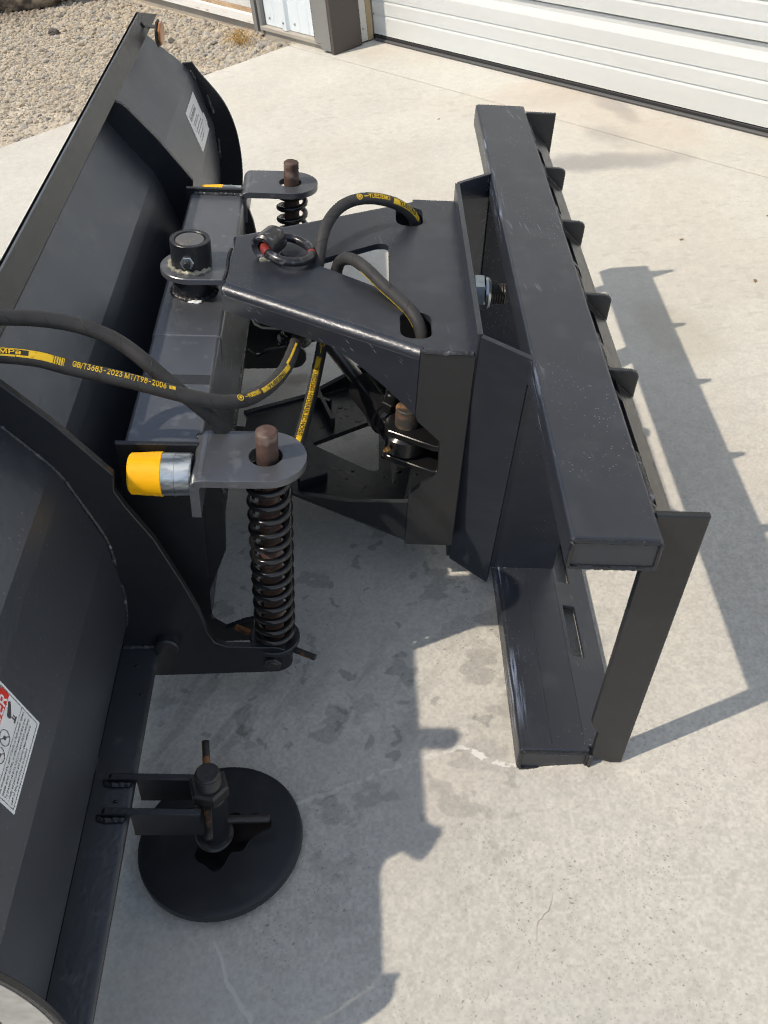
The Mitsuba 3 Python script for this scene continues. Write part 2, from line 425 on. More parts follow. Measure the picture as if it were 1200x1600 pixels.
def concrete_col(p, n, uv):
    big = fbm(p.x * 1.6, p.y * 1.6, 1.0, 4)
    mid = fbm(p.x * 9, p.y * 9, 5.0, 4)
    fine = fbm(p.x * 70, p.y * 70, 8.0, 3)
    near = smoothstep(1.1, 0.25, p.y - 0.3 * p.x)         # the slab near the camera is more worn and pitted
    c = mix((0.490, 0.480, 0.440), (0.535, 0.525, 0.484), big * 0.6 + mid * 0.4)
    c = mix(c, (0.47, 0.43, 0.37), smoothstep(0.50, 0.72, fbm(p.x * 2.4 + 30, p.y * 2.4, 3.0, 4)) * 0.28)
    c = mix(c, mix((0.462, 0.446, 0.408), (0.505, 0.489, 0.450), mid), near * 0.7)
    c = c * (0.935 + 0.13 * fine)
    grain = fbm(p.x * 260, p.y * 260, 18.0, 2)
    c = c * (1 + (grain - 0.5) * (0.12 + 0.20 * near))
    # pits and fine aggregate
    jx, jy = fbm(p.x * 30, p.y * 30, 41.0, 2) * 2.2, fbm(p.x * 30, p.y * 30, 57.0, 2) * 2.2
    patch = smoothstep(0.40, 0.66, fbm(p.x * 7, p.y * 7, 63.0, 3))
    v1, v2, r = voronoi(p.x * 180 + p.y * 70 + jx, p.y * 190 - p.x * 60 + jy)
    c = mix(c, (0.20, 0.18, 0.155), smoothstep(0.24, 0.11, v1) * smoothstep(0.66, 0.78, r) * (0.08 + 0.34 * near) * (0.25 + 0.75 * patch))
    c = mix(c, (0.62, 0.60, 0.55), smoothstep(0.30, 0.15, v1) * smoothstep(0.20, 0.12, r) * (0.05 + 0.22 * near))
    q1, q2, qr = voronoi(p.x * 58 + p.y * 24 + jx * 0.6, p.y * 61 - p.x * 19 + jy * 0.6)
    c = mix(c, (0.15, 0.135, 0.12), smoothstep(0.13 * qr, 0.05 * qr, q1) * smoothstep(0.62, 0.70, qr) * (0.22 + 0.40 * near) * (0.35 + 0.65 * patch))
    c = c * (0.93 + 0.14 * fbm(p.x * 4.3 + 11, p.y * 4.3, 71.0, 3))
    c = mix(c, (0.40, 0.42, 0.40), smoothstep(0.52, 0.70, fbm(p.x * 3.1, p.y * 3.1 + 20, 77.0, 4)) * 0.25 * near)
    c = mix(c, (0.50, 0.455, 0.41), smoothstep(0.52, 0.70, fbm(p.x * 3.7 + 9, p.y * 3.7, 83.0, 4)) * 0.22 * near)
    # scattered scuffs far off
    sc = smoothstep(0.66, 0.76, fbm(p.x * 26, p.y * 60, 4.0, 4)) * smoothstep(0.45, 0.62, fbm(p.x * 2.1, p.y * 2.1, 9.0, 3))
    c = mix(c, (0.29, 0.275, 0.25), sc * 0.22 * (1 - near * 0.6))
    # tyre smudges in front of the door
    sm = dr.maximum(blob(p, 0.31, 1.87, 0.24, 0.060, -0.10), dr.maximum(blob(p, 0.405, 2.26, 0.04, 0.13, 0.3), blob(p, 0.36, 2.04, 0.06, 0.12, 0.5) * 0.7))
    c = mix(c, (0.235, 0.235, 0.24), sm * 0.68)
    c = mix(c, (0.33, 0.30, 0.27), blob(p, 0.30, 2.40, 0.14, 0.10, 0.3) * 0.35)
    c = mix(c, (0.36, 0.30, 0.21), blob(p, 0.62, 0.82, 0.16, 0.10, 0.6) * 0.35)
    c = mix(c, (0.34, 0.31, 0.24), blob(p, 0.30, 1.00, 0.10, 0.16, 0.2) * 0.35)
    # tan dusting along the door
    c = mix(c, (0.50, 0.43, 0.35), smoothstep(0.5, 0.0, (p.x - WO[0]) * WN[0] + (p.y - WO[1]) * WN[1]) * smoothstep(0.35, 0.65, fbm(p.x * 3, p.y * 3, 12.0, 3)) * 0.5)
    # damp drips under the plow and grey scrape marks
    under = smoothstep(0.50, 0.20, dr.sqrt(dr.square(p.x + 0.36) + dr.square((p.y - 0.30) * 0.8)))
    d1, d2, drr = voronoi(p.x * 15 + fine * 0.9 + mid * 1.6, p.y * 15 + fbm(p.x * 19, p.y * 19, 91.0, 3) * 1.8)
    c = mix(c, c * 0.76, smoothstep(0.40, 0.24, d1) * smoothstep(0.62, 0.70, drr) * under)
    e1, e2, er = voronoi(p.x * 40 + fine * 1.0 + mid * 2.0, p.y * 40 + fbm(p.x * 31, p.y * 31, 93.0, 3) * 2.0)
    c = mix(c, c * 0.72, smoothstep(0.32, 0.20, e1) * smoothstep(0.82, 0.88, er) * under)
    scr = smoothstep(0.52, 0.72, fbm((p.x * 0.5 + p.y * 0.86) * 12, (p.x * 0.86 - p.y * 0.5) * 70, 6.0, 4))
    c = mix(c, c * 0.66, scr * (0.35 * blob(p, -0.36, 0.13, 0.16, 0.14) + 0.45 * blob(p, -0.58, 0.10, 0.10, 0.2) + 0.06 * near))
    c = mix(c, (0.25, 0.225, 0.20), blob(p, -0.475, 0.945, 0.03, 0.022) * 0.7)
    # chalk lines and a hairline crack
    w = Warped(p, 0.010, 60)
    ck = smoothstep(0.0046, 0.0020, polyline(w, CHALK)) * smoothstep(0.36, 0.52, fbm(p.x * 130, p.y * 130, 1.0, 2))
    ck2 = smoothstep(0.0032, 0.0014, polyline(w, CHALK2))
    ck = ck * (0.45 + 0.55 * smoothstep(-0.22, -0.19, p.x))
    c = mix(c, (0.78, 0.77, 0.74), ck * 0.75)
    c = mix(c, (0.60, 0.58, 0.54), ck2 * 0.7)
    cr = polyline(Warped(p, 0.022, 34), CRACK)
    part_on = smoothstep(0.40, 0.56, fbm(p.x * 20, p.y * 20, 1.0, 2))
    c = mix(c, (0.58, 0.55, 0.49), smoothstep(0.0050, 0.0015, cr) * 0.25)
    c = mix(c, (0.20, 0.17, 0.14), smoothstep(0.0013, 0.0005, cr) * 0.65 * part_on)
    return c


def concrete_bump(p, n, uv):
    near = smoothstep(1.1, 0.25, p.y - 0.3 * p.x)
    v1, v2, r = voronoi(p.x * 180 + p.y * 70, p.y * 190 - p.x * 60)
    return (fbm(p.x * 130, p.y * 130, 2.0, 3) * 0.0011 - smoothstep(0.3, 0.1, v1) * smoothstep(0.5, 0.7, r) * 0.0011) * (0.25 + 0.45 * near) + fbm(p.x * 8, p.y * 8, 4.0, 3) * 0.003


bsdf('concrete', base_color=proc(concrete_col), roughness=0.85, specular=0.25, bump=(proc(concrete_bump, 0.0012), 1.0))
bsdf('pale_mottle', base_color=proc(lambda p, n, uv: mix((0.25, 0.24, 0.22), (0.46, 0.445, 0.41), fbm(p.x * 90, p.y * 90, p.z * 90, 4))), roughness=0.85)  # mottled grey-beige of the pale layer on the near wing
bsdf('joint_dirt', base_color=proc(lambda p, n, uv: mix((0.20, 0.16, 0.11), (0.34, 0.28, 0.20), fbm(p.x * 60, p.y * 60, 3.0, 3))), roughness=0.95)


def dirt_col(p, n, uv):
    a = fbm(p.x * 6, p.y * 6, 2.0, 4)
    f = fbm(p.x * 120, p.y * 120, 4.0, 3)
    damp = smoothstep(0.50, 0.62, fbm(p.x * 2.2, p.y * 2.2, 15.0, 3) * 0.5 + 0.5 * smoothstep(-1.55, -2.15, p.x)) * smoothstep(3.9, 4.3, p.y) * smoothstep(5.2, 4.7, p.y) * smoothstep(-3.0, -2.5, p.x)
    return mix(mix((0.36, 0.315, 0.25), (0.48, 0.43, 0.355), a) * (0.75 + 0.5 * f), (0.13, 0.095, 0.07), damp * 0.8)


bsdf('gravel_dirt', base_color=proc(dirt_col), roughness=0.95, bump=(proc(lambda p, n, uv: fbm(p.x * 90, p.y * 90, 3.0, 4) * 0.010, 0.002), 1.0))
for k, (c0, c1) in enumerate([((0.29, 0.255, 0.205), (0.45, 0.405, 0.335)), ((0.33, 0.28, 0.21), (0.48, 0.42, 0.33)), ((0.23, 0.215, 0.195), (0.40, 0.38, 0.345))]):
    bsdf(f'stone_{k}', base_color=proc(lambda p, n, uv, c0=c0, c1=c1: mix(mix(c0, c1, cell_rand(p.x * 38, p.y * 38, 3) * 0.6 + fbm(p.x * 60, p.y * 60, p.z * 60, 3) * 0.4), (0.15, 0.115, 0.085), 0.6 * smoothstep(0.50, 0.62, fbm(p.x * 2.2, p.y * 2.2, 15.0, 3) * 0.5 + 0.5 * smoothstep(-1.55, -2.15, p.x)) * smoothstep(3.9, 4.3, p.y) * smoothstep(5.2, 4.7, p.y) * smoothstep(-3.0, -2.5, p.x))), roughness=0.9)
bsdf('dark_stone', base_color=proc(lambda p, n, uv: mix((0.06, 0.055, 0.05), (0.16, 0.145, 0.125), fbm(p.x * 70, p.y * 70, p.z * 70, 3))), roughness=0.9)
bsdf('straw', base_color=(0.46, 0.30, 0.11), roughness=0.8)
bsdf('leaf_brown', base_color=(0.19, 0.13, 0.075), roughness=0.85)

# building
bsdf('door_white', base_color=proc(lambda p, n, uv: mix((0.56, 0.575, 0.57), (0.63, 0.645, 0.64), fbm(p.x * 3, p.y * 3, p.z * 14, 4))), roughness=0.42, specular=0.4,
     bump=(proc(lambda p, n, uv: fbm(p.x * 2.2, p.y * 2.2, p.z * 5, 2) * 0.004 + noise(p.x * 300, p.y * 300, p.z * 300) * 0.00008, 0.004), 1.0))
bsdf('door_gap', base_color=(0.20, 0.185, 0.145), roughness=0.8)
bsdf('seal_rubber', base_color=(0.022, 0.022, 0.024), roughness=0.55)
bsdf('seal_grey', base_color=(0.085, 0.085, 0.088), roughness=0.6)
bsdf('siding_white', base_color=(0.66, 0.72, 0.76), roughness=0.38, specular=0.5)
bsdf('trim_brown', base_color=proc(lambda p, n, uv: mix((0.062, 0.052, 0.046), (0.085, 0.074, 0.067), fbm(p.x * 10, p.y * 10, p.z * 10, 3))), roughness=0.5,
     bump=(proc(lambda p, n, uv: fbm(p.x * 9, p.y * 9, p.z * 7, 3) * 0.010, 0.003), 1.0))
bsdf('trim_grey', base_color=(0.20, 0.20, 0.195), roughness=0.45)
bsdf('base_flashing', base_color=proc(lambda p, n, uv: mix((0.28, 0.255, 0.22), (0.42, 0.385, 0.33), fbm(p.x * 14, p.y * 14, p.z * 14, 3))), roughness=0.7)
bsdf('wood_tan', base_color=proc(lambda p, n, uv: mix((0.36, 0.27, 0.15), (0.47, 0.38, 0.24), fbm(p.x * 60, p.y * 60, p.z * 5, 3))), roughness=0.75)
bsdf('trim_white', base_color=(0.62, 0.60, 0.555), roughness=0.5)


def rusty_white(p, n, uv):
    g = fbm(p.x * 12, p.y * 12, p.z * 50, 4)
    return mix((0.74, 0.73, 0.70), (0.36, 0.20, 0.08), smoothstep(0.58, 0.75, g) * 0.8)


bsdf('sill_white', base_color=proc(rusty_white), roughness=0.5)
bsdf('sill_rust', base_color=proc(lambda p, n, uv: mix((0.20, 0.11, 0.05), (0.55, 0.42, 0.28), fbm(p.x * 25, p.y * 25, p.z * 60, 4))), roughness=0.7)
bsdf('tyre_rubber', base_color=proc(lambda p, n, uv: mix((0.035, 0.028, 0.023), (0.22, 0.175, 0.125), smoothstep(0.38, 0.72, fbm(p.x * 24, p.y * 24, p.z * 24, 4)))), roughness=0.85)
bsdf('screw', base_color=(0.30, 0.31, 0.32), metallic=0.6, roughness=0.4)
bsdf('roof_metal', base_color=(0.12, 0.11, 0.10), roughness=0.5)

# ---------------------------------------------------------------- ground, slab, gravel
def sheet(x0, x1, y0, y1, z, n):
    gx, gy = np.meshgrid(np.linspace(x0, x1, n), np.linspace(y0, y1, n), indexing='ij')
    v = np.stack([gx, gy, np.full_like(gx, z)], -1).reshape(-1, 3)
    i = np.arange(n * n).reshape(n, n)
    a, b, c, d = i[:-1, :-1].ravel(), i[1:, :-1].ravel(), i[1:, 1:].ravel(), i[:-1, 1:].ravel()
    return trimesh.Trimesh(v, np.vstack([np.c_[a, b, c], np.c_[a, c, d]]), process=False)


def ground_rise(s, n):
    """Height of the gravel yard: level with the slab at its edge, a little lower and uneven beyond."""
    p = np.stack([s * 1.3, n * 1.3, np.zeros_like(s)], -1)
    return -0.030 + 0.018 * np.exp(-np.abs(s + 1.54) / 0.10) + 0.026 * (meshkit.fbm(p * 2.0, 3, 3) - 0.5) * np.clip((-1.54 - s) / 0.15, 0, 1)


m = sheet(-16, 16, -14, 14, -0.06, 9)
add('ground', m, 'gravel_dirt', 'W', False, kind='structure', label='pale dusty ground beyond the concrete apron')
g = sheet(-6.0, -1.45, -1.2, 6.0, 0, 160)
g.vertices[:, 2] = ground_rise(g.vertices[:, 0], g.vertices[:, 1])
add('gravel_yard', g, 'gravel_dirt', 'W', True, kind='structure', label='tan gravel yard left of the concrete apron')


def slab(s0, s1, n0, n1):
    return box(s0, s1, n0, n1, -0.10, 0.0, c=0.002)


add('concrete_apron', slab(-1.54, 9.0, 0.2245, 9.0), 'concrete', 'W', False, kind='structure', label='pale weathered concrete apron under the plow')
add('concrete_threshold', slab(-1.54, 9.0, -0.35, 0.2195), 'concrete', 'W', False, kind='structure', label='strip of concrete between the joint and the garage door')
add('slab_joint', box(-1.53, 8.9, 0.2165, 0.2275, -0.03, -0.0035, c=0.001), 'joint_dirt', 'W', False, kind='structure', label='dirt filled control joint in the concrete')


def stone_mesh(g, sub=0):
    m = trimesh.creation.icosphere(subdivisions=sub)
    v = m.vertices * (1 + 0.30 * (g.random((len(m.vertices), 1)) - 0.5)) * np.array([1, 0.60 + 0.4 * g.random(), 0.42 + 0.35 * g.random()])
    a = g.random() * 6.283
    R = trimesh.transformations.euler_matrix(g.normal() * 0.35, g.normal() * 0.35, a)[:3, :3]
    return v @ R.T, m.faces


protos = [[stone_mesh(np.random.default_rng(100 * k + i), 0) for i in range(24)] for k in range(3)]
big = [stone_mesh(np.random.default_rng(900 + i), 1) for i in range(24)]


def scatter(count, area, size, seed, pick):
    g = np.random.default_rng(seed)
    V, F, at = [[], [], []], [[], [], []], [0, 0, 0]
    for _ in range(count):
        s, n = area(g)
        r = size(g, s, n)
        k = g.choice(3, p=pick)
        v, f = (big if r > 0.013 else protos[k])[g.integers(24)]
        z = ground_rise(np.array([s]), np.array([n]))[0]
        q = v * r + np.array([s, n, z + r * 0.18])
        V[k].append(q); F[k].append(f + at[k]); at[k] += len(q)
    return [trimesh.Trimesh(np.vstack(a), np.vstack(b), process=False) for a, b in zip(V, F)]


def area_yard(g):
    while True:
        s, n = -1.55 - 2.3 * g.random() ** 1.2, 0.16 + 1.7 * g.random() ** 1.2
        # tan fines with fewer stones by the slab
        keep = 0.22 + 0.78 * np.clip(((-1.60 - s) + 0.10 * math.sin(n * 9)) / 0.28, 0, 1)
        keep = max(keep, 1.0 if n < 0.5 else 0)
        if g.random() < keep:
            return s, n


def size_yard(g, s, n):
    return float(np.clip(0.0047 * math.exp(g.normal() * 0.45), 0.0024, 0.018)) * (1.25 if n < 0.55 else 1.0)


def area_far(g):
    while True:
        s, n = -1.6 - 4.3 * g.random(), 0.16 + 5.6 * g.random()
        if s < -3.6 or n > 1.6 or g.random() < 0.25:
            return s, n


near_stones, far_stones = scatter(38000, area_yard, size_yard, 11, [0.38, 0.37, 0.25]), scatter(16000, area_far, lambda g, s, n: size_yard(g, s, n) * 1.35, 12, [0.38, 0.37, 0.25])
for k, mm in enumerate([cat([u, w_]) for u, w_ in zip(near_stones, far_stones)]):
    key = 'gravel_stones' if k == 0 else f'gravel_stones__{("tan_stones", "grey_stones")[k - 1]}'
    if k == 0:
        add(key, mm, 'stone_0', 'W', False, kind='stuff', label='loose tan and grey gravel spread over the yard', category='gravel')
    else:
        scene[key] = ply(trimesh.Trimesh(to_ground(mm.vertices, 'W'), mm.faces[:, ::-1], process=False), f'stone_{k}')

stones = [(-1.60, 0.235, 0.021, 'grey stone against the corner of the building at the slab edge'), (-1.665, 0.265, 0.017, 'rounded grey stone beside the dry straw'),
          (-1.635, 0.32, 0.016, 'pale stone on the slab edge below the straw'), (-1.74, 0.34, 0.014, 'flat pale stone left of the dry straw'),
          (-2.10, 0.40, 0.017, 'dark notched stone in the gravel below the white sill'), (-2.72, 0.62, 0.024, 'dark stone in the gravel near the tyre')]
for i, (s, n, r, lab) in enumerate(stones):
    v, f = stone_mesh(np.random.default_rng(500 + i), 2)
    v = v * (1 + 0.12 * (meshkit.fbm(v * 2.5, 3, i)[:, None] - 0.5))
    z = float(ground_rise(np.array([s]), np.array([n]))[0])
    add('stone', trimesh.Trimesh(v * r + [s, n, z + r * 0.4], f, process=False), 'dark_stone' if 'dark' in lab else 'stone_2', 'W', 40, label=lab, category='stone')

# a tuft of dead straw
g = np.random.default_rng(3); parts = []
for i in range(46):
    a = g.random() * 6.28; L = 0.03 + 0.05 * g.random()
    o = np.array([-1.78 + 0.03 * g.normal(), 0.275 + 0.016 * g.normal(), -0.012])
    h = 0.012 + 0.035 * g.random()
    P, _ = spline([o, o + [0.5 * L * math.cos(a), 0.5 * L * math.sin(a), h], o + [L * math.cos(a + 0.5), L * math.sin(a + 0.5), h * 0.45]], 0.006)
    parts.append(sweep(P, np.linspace(0.0014, 0.0006, len(P)), 5))
add('dry_straw', cat(parts), 'straw', 'W', True, label='tuft of yellow dead straw on the gravel by the building', category='dry grass')

# small litter on the slab
for i, (x, y, r, lab) in enumerate([(0.5066, 1.1735, 0.0065, 'brown crumb of dirt on bare concrete right of the frame shadow'), (0.40, 1.39, 0.0055, 'tiny brown crumb above the tip of the frame shadow'),
                                    (0.79, 2.03, 0.008, 'curled brown leaf scrap just in front of the garage door'), (0.62, 1.47, 0.004, 'small dark speck of grit on the open concrete'),
                                    (-0.12, 2.30, 0.004, 'speck of grit on the concrete behind the top tube')]):
    v, f = stone_mesh(np.random.default_rng(700 + i), 1)
    add('debris', trimesh.Trimesh(v * [r, r, r * 0.5] + [x, y, r * 0.16], f, process=False), 'leaf_brown', 'G', 40, label=lab, category='debris')

# ---------------------------------------------------------------- tyre standing at the yard's edge
ty = thing('tyre', 'dirty lugged tyre standing on the gravel at the top left', 'tyre')
R0, Wt = 0.34, 0.20
tc = to_ground(np.array([-3.22, 0.47, R0 - 0.045]), 'W')
tax = np.array([WN[0], WN[1], 0]) * 0.55 + np.array([WD[0], WD[1], 0]) * 0.83; tax /= np.linalg.norm(tax)
prof = [(0.20, -0.075), (0.25, -0.098), (0.30, -0.10), (0.325, -0.085), (0.332, 0), (0.325, 0.085), (0.30, 0.10), (0.25, 0.098), (0.20, 0.075)]
add(f'{ty}__carcass', lathe(prof, tc, tax, 72), 'tyre_rubber', 'G', True)
add(f'{ty}__rim', lathe([(0.0, -0.05), (0.06, -0.05), (0.15, -0.03), (0.20, -0.075), (0.20, 0.075), (0.15, 0.03), (0.06, 0.05), (0, 0.05)], tc, tax, 48), 'roof_metal', 'G', 30)
up = np.array([0, 0, 1.0]); side = np.cross(tax, up)
for k in range(30):
    a = 2 * math.pi * k / 30
    rad, tan = math.cos(a) * up + math.sin(a) * side, -math.sin(a) * up + math.cos(a) * side
    sg = 1 if k % 2 else -1
    pts = []
    for dr_ in (0.322, 0.349):
        for (w0, t0) in ((0.0, -0.012), (0.0, 0.016), (sg * 0.098, 0.020), (sg * 0.098, 0.046)):
            q = dr_ - (0.02 if abs(w0) > 0.05 else 0)
            pts.append(tc + rad * q + tax * w0 + tan * t0)
    add(f'{ty}__lug', hull(pts), 'tyre_rubber', 'G', False)

# ---------------------------------------------------------------- building
bd = thing('metal_building', 'white metal garage with a brown post and white overhead door', 'building')


def wbox(name, s0, s1, n0, n1, z0, z1, mat, c=0.0012, **kw):
    return add(f'{bd}__{name}', box(s0, s1, n0, n1, z0, z1, c=c), mat, 'W', False, **kw)


def extrude_s(prof_nz, s0, s1):
    """A profile (n, z) drawn along the wall."""
    p = np.asarray(prof_nz, float); k = len(p)
    V = np.vstack([np.c_[np.full(k, s), p] for s in (s0, s1)])
    i = np.arange(k - 1)
    return trimesh.Trimesh(V, np.vstack([np.c_[i, i + 1, i + 1 + k], np.c_[i, i + 1 + k, i + k]]), process=False)


gd = f'{bd}__garage_door'
DS0, DS1 = -1.2955, 2.9


def ledge(z):
    return [(0.0, z - 0.0085), (-0.0045, z - 0.0008), (-0.0045, z + 0.0008), (0.0, z + 0.0020)]


def section(z0, z1, l1, l2, b0, b1, first):
    pr = [(-0.02, z0 + 0.002), (0.0, z0 + 0.003)]
    for l in (l1, l2):
        pr += ledge(l)
    pr += [(0.0, b0), (-0.013, b1), (-0.013, z1 - 0.006), (-0.022, z1 - 0.005), (-0.03, z1 - 0.005)]
    return extrude_s(pr, DS0, DS1)


add(gd, box(DS0, DS1, -0.060, -0.0305, 0.01, 2.2, c=0.002), 'door_gap', 'W', False, label='white ribbed overhead door with dark rubber seal')
zs = [0.0195] + [0.2317 + 0.2122 * k for k in range(10)]
for k in range(10):
    a, b = zs[k], zs[k + 1]
    l1, l2 = (0.0911, 0.1402) if k == 0 else (a + 0.0492, a + 0.0985)
    add(f'{gd}__door_section', section(a, b, l1, l2, b - 0.046, b - 0.025, k == 0), 'door_white', 'W', False)
add(f'{gd}__bottom_seal', cat([box(DS0 - 0.002, DS1, -0.012, 0.0015, 0.0095, 0.0195), box(DS0 - 0.002, DS1, -0.02, -0.004, 0.001, 0.0095)]), 'seal_rubber', 'W', False)
sg = rrect(-0.004, 0.010, 0.0005, 0.0100, 0.0045, 4)
add(f'{gd}__seal_lip', extrude_s([(n_, z_) for n_, z_ in sg] + [sg[0]], DS0 + 0.010, DS1), 'seal_grey', 'W', 40)

# wall to the left of the door recess: corner post, trims, ribbed siding, entry door
wbox('post_face', -1.302, -1.2865, 0.070, 0.2040, 0.002, 2.3, 'trim_brown')
wbox('post_front', -1.3600, -1.3025, 0.1880, 0.2030, 0.012, 2.3, 'trim_brown')
wbox('post_core', -1.42, -1.3035, -0.05, 0.1860, 0.0, 2.3, 'trim_brown')
add(f'{bd}__corner_trim', cat([box(-1.392, -1.3585, 0.186, 0.2045, 0.028, 2.3), box(-1.3575, -1.301, 0.2035, 0.2060, 0.010, 2.3)]), 'trim_grey', 'W', False, label='narrow grey trim on the front edge of the brown post')
wbox('trim_board', -1.316, -1.300, 0.030, 0.069, 0.006, 2.3, 'trim_white', label='narrow white trim board beside the brown post')
wbox('door_jamb', -1.314, -1.2985, 0.004, 0.0285, 0.004, 2.3, 'wood_tan', label='tan wooden jamb at the garage door edge')
wbox('door_stop', -1.312, -1.2965, -0.03, 0.0025, 0.02, 2.3, 'trim_grey')
for zz in (0.05, 0.32, 0.60):
    add(f'{bd}__screw', pin(to_ground(np.array([-1.3005, 0.050, zz]), 'W'), [WD[0], WD[1], 0], 0.0035, 0.0022, n=12), 'screw', 'G', 30)
# ribbed siding panel
pf, s = [], -1.735
prf = [(0.0, 0.0), (0.052, 0.0), (0.056, 0.0022), (0.060, 0.0), (0.118, 0.0), (0.126, 0.014), (0.150, 0.014), (0.158, 0.0), (0.215, 0.0), (0.219, 0.0022), (0.223, 0.0), (0.27, 0.0), (0.274, 0.0022), (0.278, 0.0), (0.343, 0.0)]
k = len(prf)
V = np.vstack([[(-1.735 + a, 0.176 + b, z) for a, b in prf] for z in (0.036, 2.3)])
i = np.arange(k - 1)
sid = trimesh.Trimesh(V, np.vstack([np.c_[i, i + 1, i + 1 + k], np.c_[i, i + 1 + k, i + k]]), process=False)
add(f'{bd}__siding_panel', sid, 'siding_white', 'W', False, label='narrow white ribbed siding panel left of the brown post')
for ss, nn_ in ((-1.705, 0.176), (-1.60, 0.1905), (-1.545, 0.176)):
    add(f'{bd}__screw', hexnut(to_ground(np.array([ss, nn_, 0.062]), 'W'), [WN[0], WN[1], 0], 0.0045, 0.004), 'screw', 'G', 30)
wbox('base_flashing', -1.745, -1.353, 0.10, 0.200, 0.020, 0.034, 'base_flashing', label='dusty beige ledge below the siding')
wbox('foundation', -1.745, -1.325, -0.05, 0.186, -0.05, 0.0195, 'base_flashing')
add(f'{bd}__edge_trim', cat([box(-1.800, -1.776, 0.10, 0.192, 0.006, 2.3), box(-1.7755, -1.752, 0.10, 0.182, 0.006, 2.3), box(-1.7515, -1.738, 0.10, 0.194, 0.006, 2.3)]), 'trim_grey', 'W', False, label='dark grey channel trim at the left end of the siding')
wbox('wall_core', -6.0, -1.425, -2.2, 0.095, -0.04, 2.3, 'siding_white')
wbox('left_foundation', -6.0, -1.803, 0.0955, 0.128, -0.06, 0.012, 'base_flashing')
wbox('sill', -6.0, -1.8025, 0.0960, 0.155, 0.0125, 0.046, 'sill_white', label='white rust stained sill below the left hand door')
wbox('rust_strip', -6.0, -1.8025, 0.0960, 0.139, 0.0465, 0.060, 'sill_rust', label='rusty strip on top of the white sill')
wbox('left_door', -6.0, -1.8025, 0.0955, 0.130, 0.0605, 2.2, 'door_white', label='flat white door above the rusty sill')
wbox('header', -1.42, 9.0, -0.05, 0.19, 2.21, 2.6, 'siding_white')
wbox('right_wall', 2.91, 9.0, -0.05, 0.19, 0.0, 2.2095, 'siding_white')
wbox('back_wall', -1.42, 9.0, -2.2, -0.10, 0.0, 2.6, 'siding_white')
wbox('roof', -6.2, 9.2, -2.4, 0.35, 2.605, 2.70, 'roof_metal')

# ---------------------------------------------------------------- the plow attachment
PL = thing('snow_plow', 'black steel snow plow attachment with curved blade resting on the concrete', 'snow plow')
YC, YB = 0.5569, 0.5375


def part(name, mesh, mat='black_paint', frame='L', smooth=30, label=None):
    return add(f'{PL}__{name}', mesh, mat, frame, smooth, label)


def panel(q, t, c=0.0):
    """A flat plate over four corners, t thick behind them."""
    q = np.asarray(q, float)
    n = np.cross(q[1] - q[0], q[3] - q[0]); n /= np.linalg.norm(n)
    return hull(np.vstack([q, q - n * t]))


# ---- mounting frame
XT0, XT1, ZT0, ZT1 = -0.1442, -0.0525, 0.3844, 0.4250
XL0, XL1, ZL0, ZL1 = -0.1327, -0.0417, -0.0197, 0.0205
mf = part('mount_frame', cat([
    panel([(-0.198, 0.364, 0.008), (-0.198, 0.750, 0.008), (-0.198, 0.784, 0.424), (-0.198, 0.331, 0.424)], 0.007),
    panel([(-0.1405, 0.336, -0.012), (-0.198, 0.364, 0.010), (-0.198, 0.331, 0.424), (-0.1405, 0.284, 0.424)], 0.007),
    panel([(-0.198, 0.750, 0.010), (-0.1405, 0.778, -0.012), (-0.1405, 0.8300, 0.424), (-0.198, 0.784, 0.424)], 0.007),
    panel([(-0.046, 0.336, 0.020), (-0.1415, 0.336, 0.020), (-0.1415, 0.292, 0.384), (-0.046, 0.292, 0.384)], 0.007),
    panel([(-0.1415, 0.778, 0.020), (-0.046, 0.778, 0.020), (-0.046, 0.822, 0.384), (-0.1415, 0.822, 0.384)], 0.007),
]), 'dusty_paint', label='dusty folded upright of the mounting frame, scuffed and speckled')
tt = part('mount_frame__top_tube', rbar_y(XT0, XT1, ZT0, ZT1, -0.037, 1.147, 0.005, c=0.003), 'dusty_paint', label='thick rectangular top tube with a welded end cap')
part('mount_frame__bottom_tube', cat([rbar_y(XL0, XL1, ZL0, ZL1, 0.0015, 1.118, 0.005, c=0.003), box(-0.0905, -0.0893, 0.012, 0.31, ZL1 - 0.0005, ZL1 + 0.0007, 0.0002)]), 'dusty_paint',
     label='rectangular bottom tube with a weld seam along its top')
ep = [(-0.0515, 0.4243), (0.0025, 0.4243), (0.0008, 0.0), (-0.012, 0.0), (-0.0405, 0.010), (-0.0405, 0.0330), (-0.0405, 0.384)]
for y in (0.0, 1.112):
    part('mount_frame__end_plate', plate_y([(-0.0520, 0.4243), (0.0025, 0.4243), (0.0008, 0.0), (-0.014, 0.0), (-0.0400, 0.012), (-0.0400, 0.060), (-0.0520, 0.08)], y, 0.009), 'black_paint')
lip = np.array([(-0.0522, 0.4085), (-0.0090, 0.3700)])
ln = np.array([-(lip[1] - lip[0])[1], (lip[1] - lip[0])[0]]); ln /= np.linalg.norm(ln)
lpm = lip[0] + (lip[1] - lip[0]) * 0.43
part('mount_frame__hook_lip', plate_y([tuple(lpm), tuple(lip[1]), tuple(lip[1] - ln * 0.008), tuple(lpm - ln * 0.008)], 0.0095, 1.102), 'black_paint', label='slanting lip along the back of the top tube')
SLOTS = [(0.052, 0.115), (0.125, 0.245), (0.258, 0.285), (0.368, 0.452), (0.545, 0.575), (0.585, 0.672), (0.752, 0.857), (0.915, 1.010)]
edges = [0.012] + [e for s_ in SLOTS for e in s_] + [1.108]
